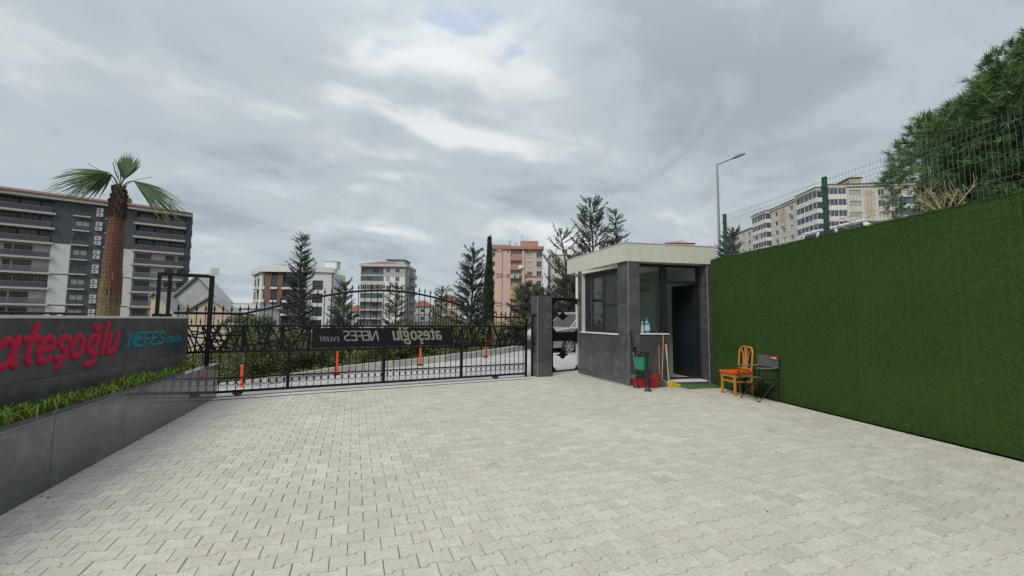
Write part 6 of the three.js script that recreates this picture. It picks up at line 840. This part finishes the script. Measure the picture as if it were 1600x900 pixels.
{ // far building whose roofline shows above the kiosk
  const [g, f] = building('apartment_building', 'distant pinkish building peeping over the kiosk roof', 63.5, -170, 1, 0, 10), b = f.gb(); b.span(0, 11.6, 10, 33.6, -10, 0).build('wall', M.wallBeige, g); f.gb().span(2.6, 9, 33.6, 34.6, -8, -1).build('roof_house', M.wallPink, g); f.gb().span(6, 8, 34.6, 35.4, -6, -2).build('chimney', M.wallPink, g); f.gb().span(-0.3, 11.9, 33.5, 33.9, -10, 0.2).build('parapet', M.roofDark, g); for (let k = 0; k < 4; k++) f.window(1.6 + 2.8 * k, 31.6, 1.4, 1.4, { pane: M.farGlass, z: 0.02 }); numberParts(g);
}
{ // small red-roofed houses in the gap
  const house = (label, x, z, w, top, base, wallM, roofM, floors) => { const [g, f] = building('town_house', label, x, z, 1, 0, base, 'house'), r = rng(Math.round(w * 100)), hs = []; for (const y of floors) for (let k = 0; k < Math.round(w / 3.4); k++) hs.push([1 + k * 3.3, 2.5 + k * 3.3, y + 0.7, y + 2.1]); f.wall('wall', wallM, 0, w, base, top, hs, 0.4); hs.forEach(([a, b, c, d]) => f.window((a + b) / 2, (c + d) / 2, b - a, d - c, { pane: pick(r, M.farGlass, M.farGlassB) })); for (const y of floors) f.gb().span(0, w, y - 0.12, y + 0.12, 0, 0.25).build('band', M.slabEdge, g); f.gb().span(0, w, base, top, -9, -0.41).build('rear_block', wallM, g); f.gb().quad([-0.5, top, 0.6], [w + 0.5, top, 0.6], [w * 0.62, top + 2.6, -4], [w * 0.38, top + 2.6, -4]).quad([w + 0.5, top, -9.5], [-0.5, top, -9.5], [w * 0.38, top + 2.6, -4], [w * 0.62, top + 2.6, -4]).tri([w + 0.5, top, 0.6], [w + 0.5, top, -9.5], [w * 0.62, top + 2.6, -4]).tri([-0.5, top, -9.5], [-0.5, top, 0.6], [w * 0.38, top + 2.6, -4]).build('roof', roofM, g); numberParts(g); };
  house('small white house with a reddish-brown roof right of the teal-glazed block', -42.5, -175, 8.5, 6.8, -10, M.wallWhite, M.roofBrown, [3.6, 0.4, -3]); house('pale pink house with a dark red roof behind the short thin-topped conifer', -33.5, -180, 12, 9.5, -10, M.wallPink, M.roofDark, [6.2, 3, -0.2, -3.4]); house('low cream house with a reddish-brown roof between brown-brick and teal-glazed blocks', -64, -160, 8, 4.2, -10, M.wallOff, M.roofBrown, [1.2, -2]);
}
{ // low white house on the left
  const [g, f] = building('white_house', 'low white flat-roofed house right of the grey-roofed house', -51.5, -70, 1, 0.05, -7, 'house'), hs = [[4.6, 5.9, 0.6, 2.1], [7.2, 8.6, 0.6, 2.1], [4.4, 5.9, -2.2, -0.4]]; f.wall('wall', M.wallWhite, 0, 9.4, -7, 3.1, hs, 0.3); hs.forEach(([a, b, c, d]) => f.window((a + b) / 2, (c + d) / 2, b - a, d - c, { pane: M.farGlass })); f.gb().span(-0.2, 9.7, 3.0, 3.75, -6, 0.25).build('parapet', M.wallWhite, g); f.gb().span(-0.25, 9.75, 3.75, 3.85, -6, 0.3).build('coping', M.slabEdge, g); f.gb().span(0, 9.4, -7, 3.0, -6, -0.31).build('rear_block', M.wallWhite, g); f.gb().span(7.0, 9.0, -1.1, -0.9, 0.02, 1.2).build('canopy', M.darkFrame, g); numberParts(g);
}
{ // house with a big grey gable and two lower roofs crossing it
  const [g, f] = building('grey_roofed_house', 'house with a steep pale grey slate gable beside the grey apartment block', -49.3, -60, 1, 0, -7, 'house');
  const tri = (pts, d, z, m, n) => f.gb().add(new THREE.ExtrudeGeometry(new THREE.Shape(pts.map(p => new THREE.Vector2(...p))), { depth: d, bevelEnabled: false }), new THREE.Matrix4().makeTranslation(0, 0, z)).build(n, m, g);
  tri([[0.1, -7], [7.2, -7], [7.2, 3.8], [3.95, 7.15], [0.1, 3.6]], 2.2, -2.2, M.slate, 'gable_wall');
  for (const s of [-1, 1]) { const q = f.gb(); q.bar([3.95, 7.32, 0.12], [s < 0 ? -0.7 : 7.75, s < 0 ? 3.05 : 3.45, 0.12], 0.26, 0.3); q.build('verge_board', M.greyFrame, g); const w = f.gb(); w.bar([3.95, 7.52, -1], [s < 0 ? -0.75 : 7.8, s < 0 ? 3.22 : 3.6, -1], 0.10, 2.6); w.build('roof', M.wallMidGrey, g); }
  for (const [a, b, ap, y] of [[-0.7, 4.2, 0.0, 4.9], [4.15, 11.2, 7.5, 4.2]]) { const k = ap < 1 ? 0.95 : 0.62, ya = y - (ap - a) * k, yb = y - (b - ap) * k; tri([[a + 0.1, -7], [b - 0.3, -7], [b - 0.2, yb], [ap, y - 0.2], [a + 0.1, ya]], 2, 0.3, M.wallBeige, 'front_gable'); for (const s of [-1, 1]) f.gb().bar([ap, y, 1.4], [s < 0 ? a : b, s < 0 ? ya : yb, 1.4], 0.22, 2.5).build('roof', M.roofGrey, g); }
  numberParts(g);
}
{ // long pale apartment block on the hill at the right; long face runs towards the court, end face looks at it
  const [g, f, mk] = building('apartment_building', 'long cream apartment block with glazed bays on the hill behind the mesh fence', 86.2, -166, -0.032, 0.9995, 8), r = rng(121), RT = 38.0, fl = [34.9, 31.9, 28.9, 25.9, 22.9], L = 56; // x from far end to near corner
  const bays = [[22.2, 30.4], [46.0, 54.6]], wins = [1.5, 5.5, 9.0, 13, 17, 33.5, 37.2, 41, 44.3], hs = []; for (const y of fl) for (const x of wins) if (x > 19.5 || y < 34) hs.push([x - 0.75, x + 0.75, y + 0.75, y + 2.2]);
  f.wall('long_wall_lower', M.wallOff, 0, 19.5, 8, RT - 2.9, hs.filter(h => h[0] < 19), 0.4); f.wall('long_wall', M.wallOff, 19.5, L, 8, RT, hs.filter(h => h[0] > 19), 0.4); for (const [a, b] of [[35.2, 39.4], [42.2, 43.3], [14.6, 15.8]]) f.gb().span(a + 0.1, b - 1.2, 31.5, a < 20 ? 34 : RT - 1, 0, 0.03).build('beige_panel', M.wallBeige, g);
  hs.forEach(([a, b, c, d]) => { f.window((a + b) / 2, (c + d) / 2, b - a, d - c, { pane: pick(r, M.farGlass, M.farGlassB, M.curtain) }); if (r() < 0.3) f.gb().span(a + 0.1, b - 0.5, c - 0.95, c - 0.3, 0, 0.4).build('air_conditioner', M.acBody, g); });
  for (const [a, b] of bays) for (const [i, y] of fl.entries()) { f.gb().span(a, b, y - 0.4, y + 0.75, 0, 1.7).build('bay_parapet', M.wallWhite, g); f.gb().span(a, b, y + 2.5, y + 2.62, 0, 1.72).build('bay_head', M.wallWhite, g); const n = 5, w = (b - a - 0.1) / n, gl = i === 2 && a < 40 ? null : a < 40 ? M.farGlassB : M.blueGlass; for (let k = 0; k < n; k++) f.window(a + 0.05 + w * (k + 0.5), y + 1.62, w - 0.03, 1.72, { n: 1, frame: M.whiteFrame, pane: pick(r, gl ?? M.farGlassB, M.farGlass, gl ?? M.curtain), z: 1.6 }); const rs = mk(0, 0, 1, 0), e = new Face(g, 0, 0, 1, 0, -8); f.gb().span(b - 0.1, b, y + 0.75, y + 2.5, 0.05, 1.55).build('bay_side', M.farGlassB, g); }
  f.gb().span(19.4, L + 0.3, RT, RT + 0.5, -13, 0.3).build('parapet', M.wallOff, g); for (const [a, b] of bays) f.gb().span(a - 0.1, b + 0.1, RT - 0.3, RT + 0.3, 0.31, 1.9).build('bay_roof', M.wallOff, g); f.gb().span(19.3, L + 0.4, RT + 0.5, RT + 0.75, -13, 0.4).build('roof_edge', M.eaveDark, g); for (const [a, b] of bays) f.gb().span(a - 0.2, b + 0.2, RT + 0.3, RT + 0.55, 0.41, 2.0).build('roof_edge', M.eaveDark, g); f.gb().span(0, 19.39, RT - 2.9, RT - 2.6, -13, 0.3).build('roof_edge', M.eaveDark, g);
  f.gb().span(0, 19.5, 8, RT - 2.9, -13, -0.41).build('rear_block', M.wallOff, g); f.gb().span(19.5, L - 0.42, 8, RT, -13, -0.41).build('rear_block', M.wallOff, g); for (const x of [33, 45]) f.gb().span(x, x + 1.2, RT + 0.5, RT + 1.7, -3, -2).build('chimney', M.wallBeige, g);
  const e = mk(L, 0, 0.09, -0.996), eh = []; // end face: x to the right
  for (const y of fl) { eh.push([5.6, 8.6, y + 0.6, y + 2.2], [12.6, 14.2, y + 0.6, y + 2.2], [15.6, 17.2, y + 0.3, y + 2.2], [22.5, 24, y + 0.6, y + 2.2]); }
  e.wall('end_wall', M.wallOff, 0, 26, 8, RT, eh, 0.4); eh.forEach(([a, b, c, d]) => e.window((a + b) / 2, (c + d) / 2, b - a, d - c, { n: b - a > 2 ? 3 : 2, pane: pick(r, M.farGlass, M.farGlassB, M.curtain) }));
  for (const y of fl) { e.gb().span(0, 4.2, y - 0.4, y + 0.75, 0, 1.2).build('bay_parapet', M.wallWhite, g); for (const k of [0, 1]) e.window(1.1 + 2.05 * k, y + 1.62, 2.0, 1.72, { n: 2, frame: M.whiteFrame, pane: M.blueGlass, z: 1.1 }); e.gb().span(0, 4.2, y + 2.5, y + 2.62, 0, 1.22).build('bay_head', M.wallWhite, g); for (const [a, b, p] of [[17.6, 20.6, 0], [20.9, 22.2, 1]]) { e.gb().span(a, b, y - 0.3, y + 0.8, 0, 1.1).build('balcony', M.wallWhite, g); e.gb().span(a, b, y + 0.8, y + 2.4, 0.05, 0.9).build('balcony_screen', y > 34 ? M.wallBeige : p ? M.farGlassB : M.clothBlue, g); } }
  for (const [a, b] of [[9.4, 11.6], [14.6, 15.2]]) e.gb().span(a, b, 20, RT - 1, 0, 0.04).build('beige_panel', M.wallBeige, g);
  e.gb().span(-0.3, 26, RT, RT + 0.5, -12, 0.35).build('parapet', M.wallOff, g); e.gb().span(-0.4, 26, RT + 0.5, RT + 0.75, -12, 0.5).build('roof_edge', M.eaveDark, g); e.gb().span(6.5, 9.4, RT + 0.75, RT + 2.6, -6, -1).build('roof_house', M.wallBeige, g); e.gb().span(6.3, 9.6, RT + 2.6, RT + 2.85, -6.2, -0.8).build('roof_house_top', M.roofDark, g); numberParts(g);
}
scene.traverse(o => { if (o.isMesh) { o.castShadow = true; o.receiveShadow = true; } });
renderer.render(scene, camera);
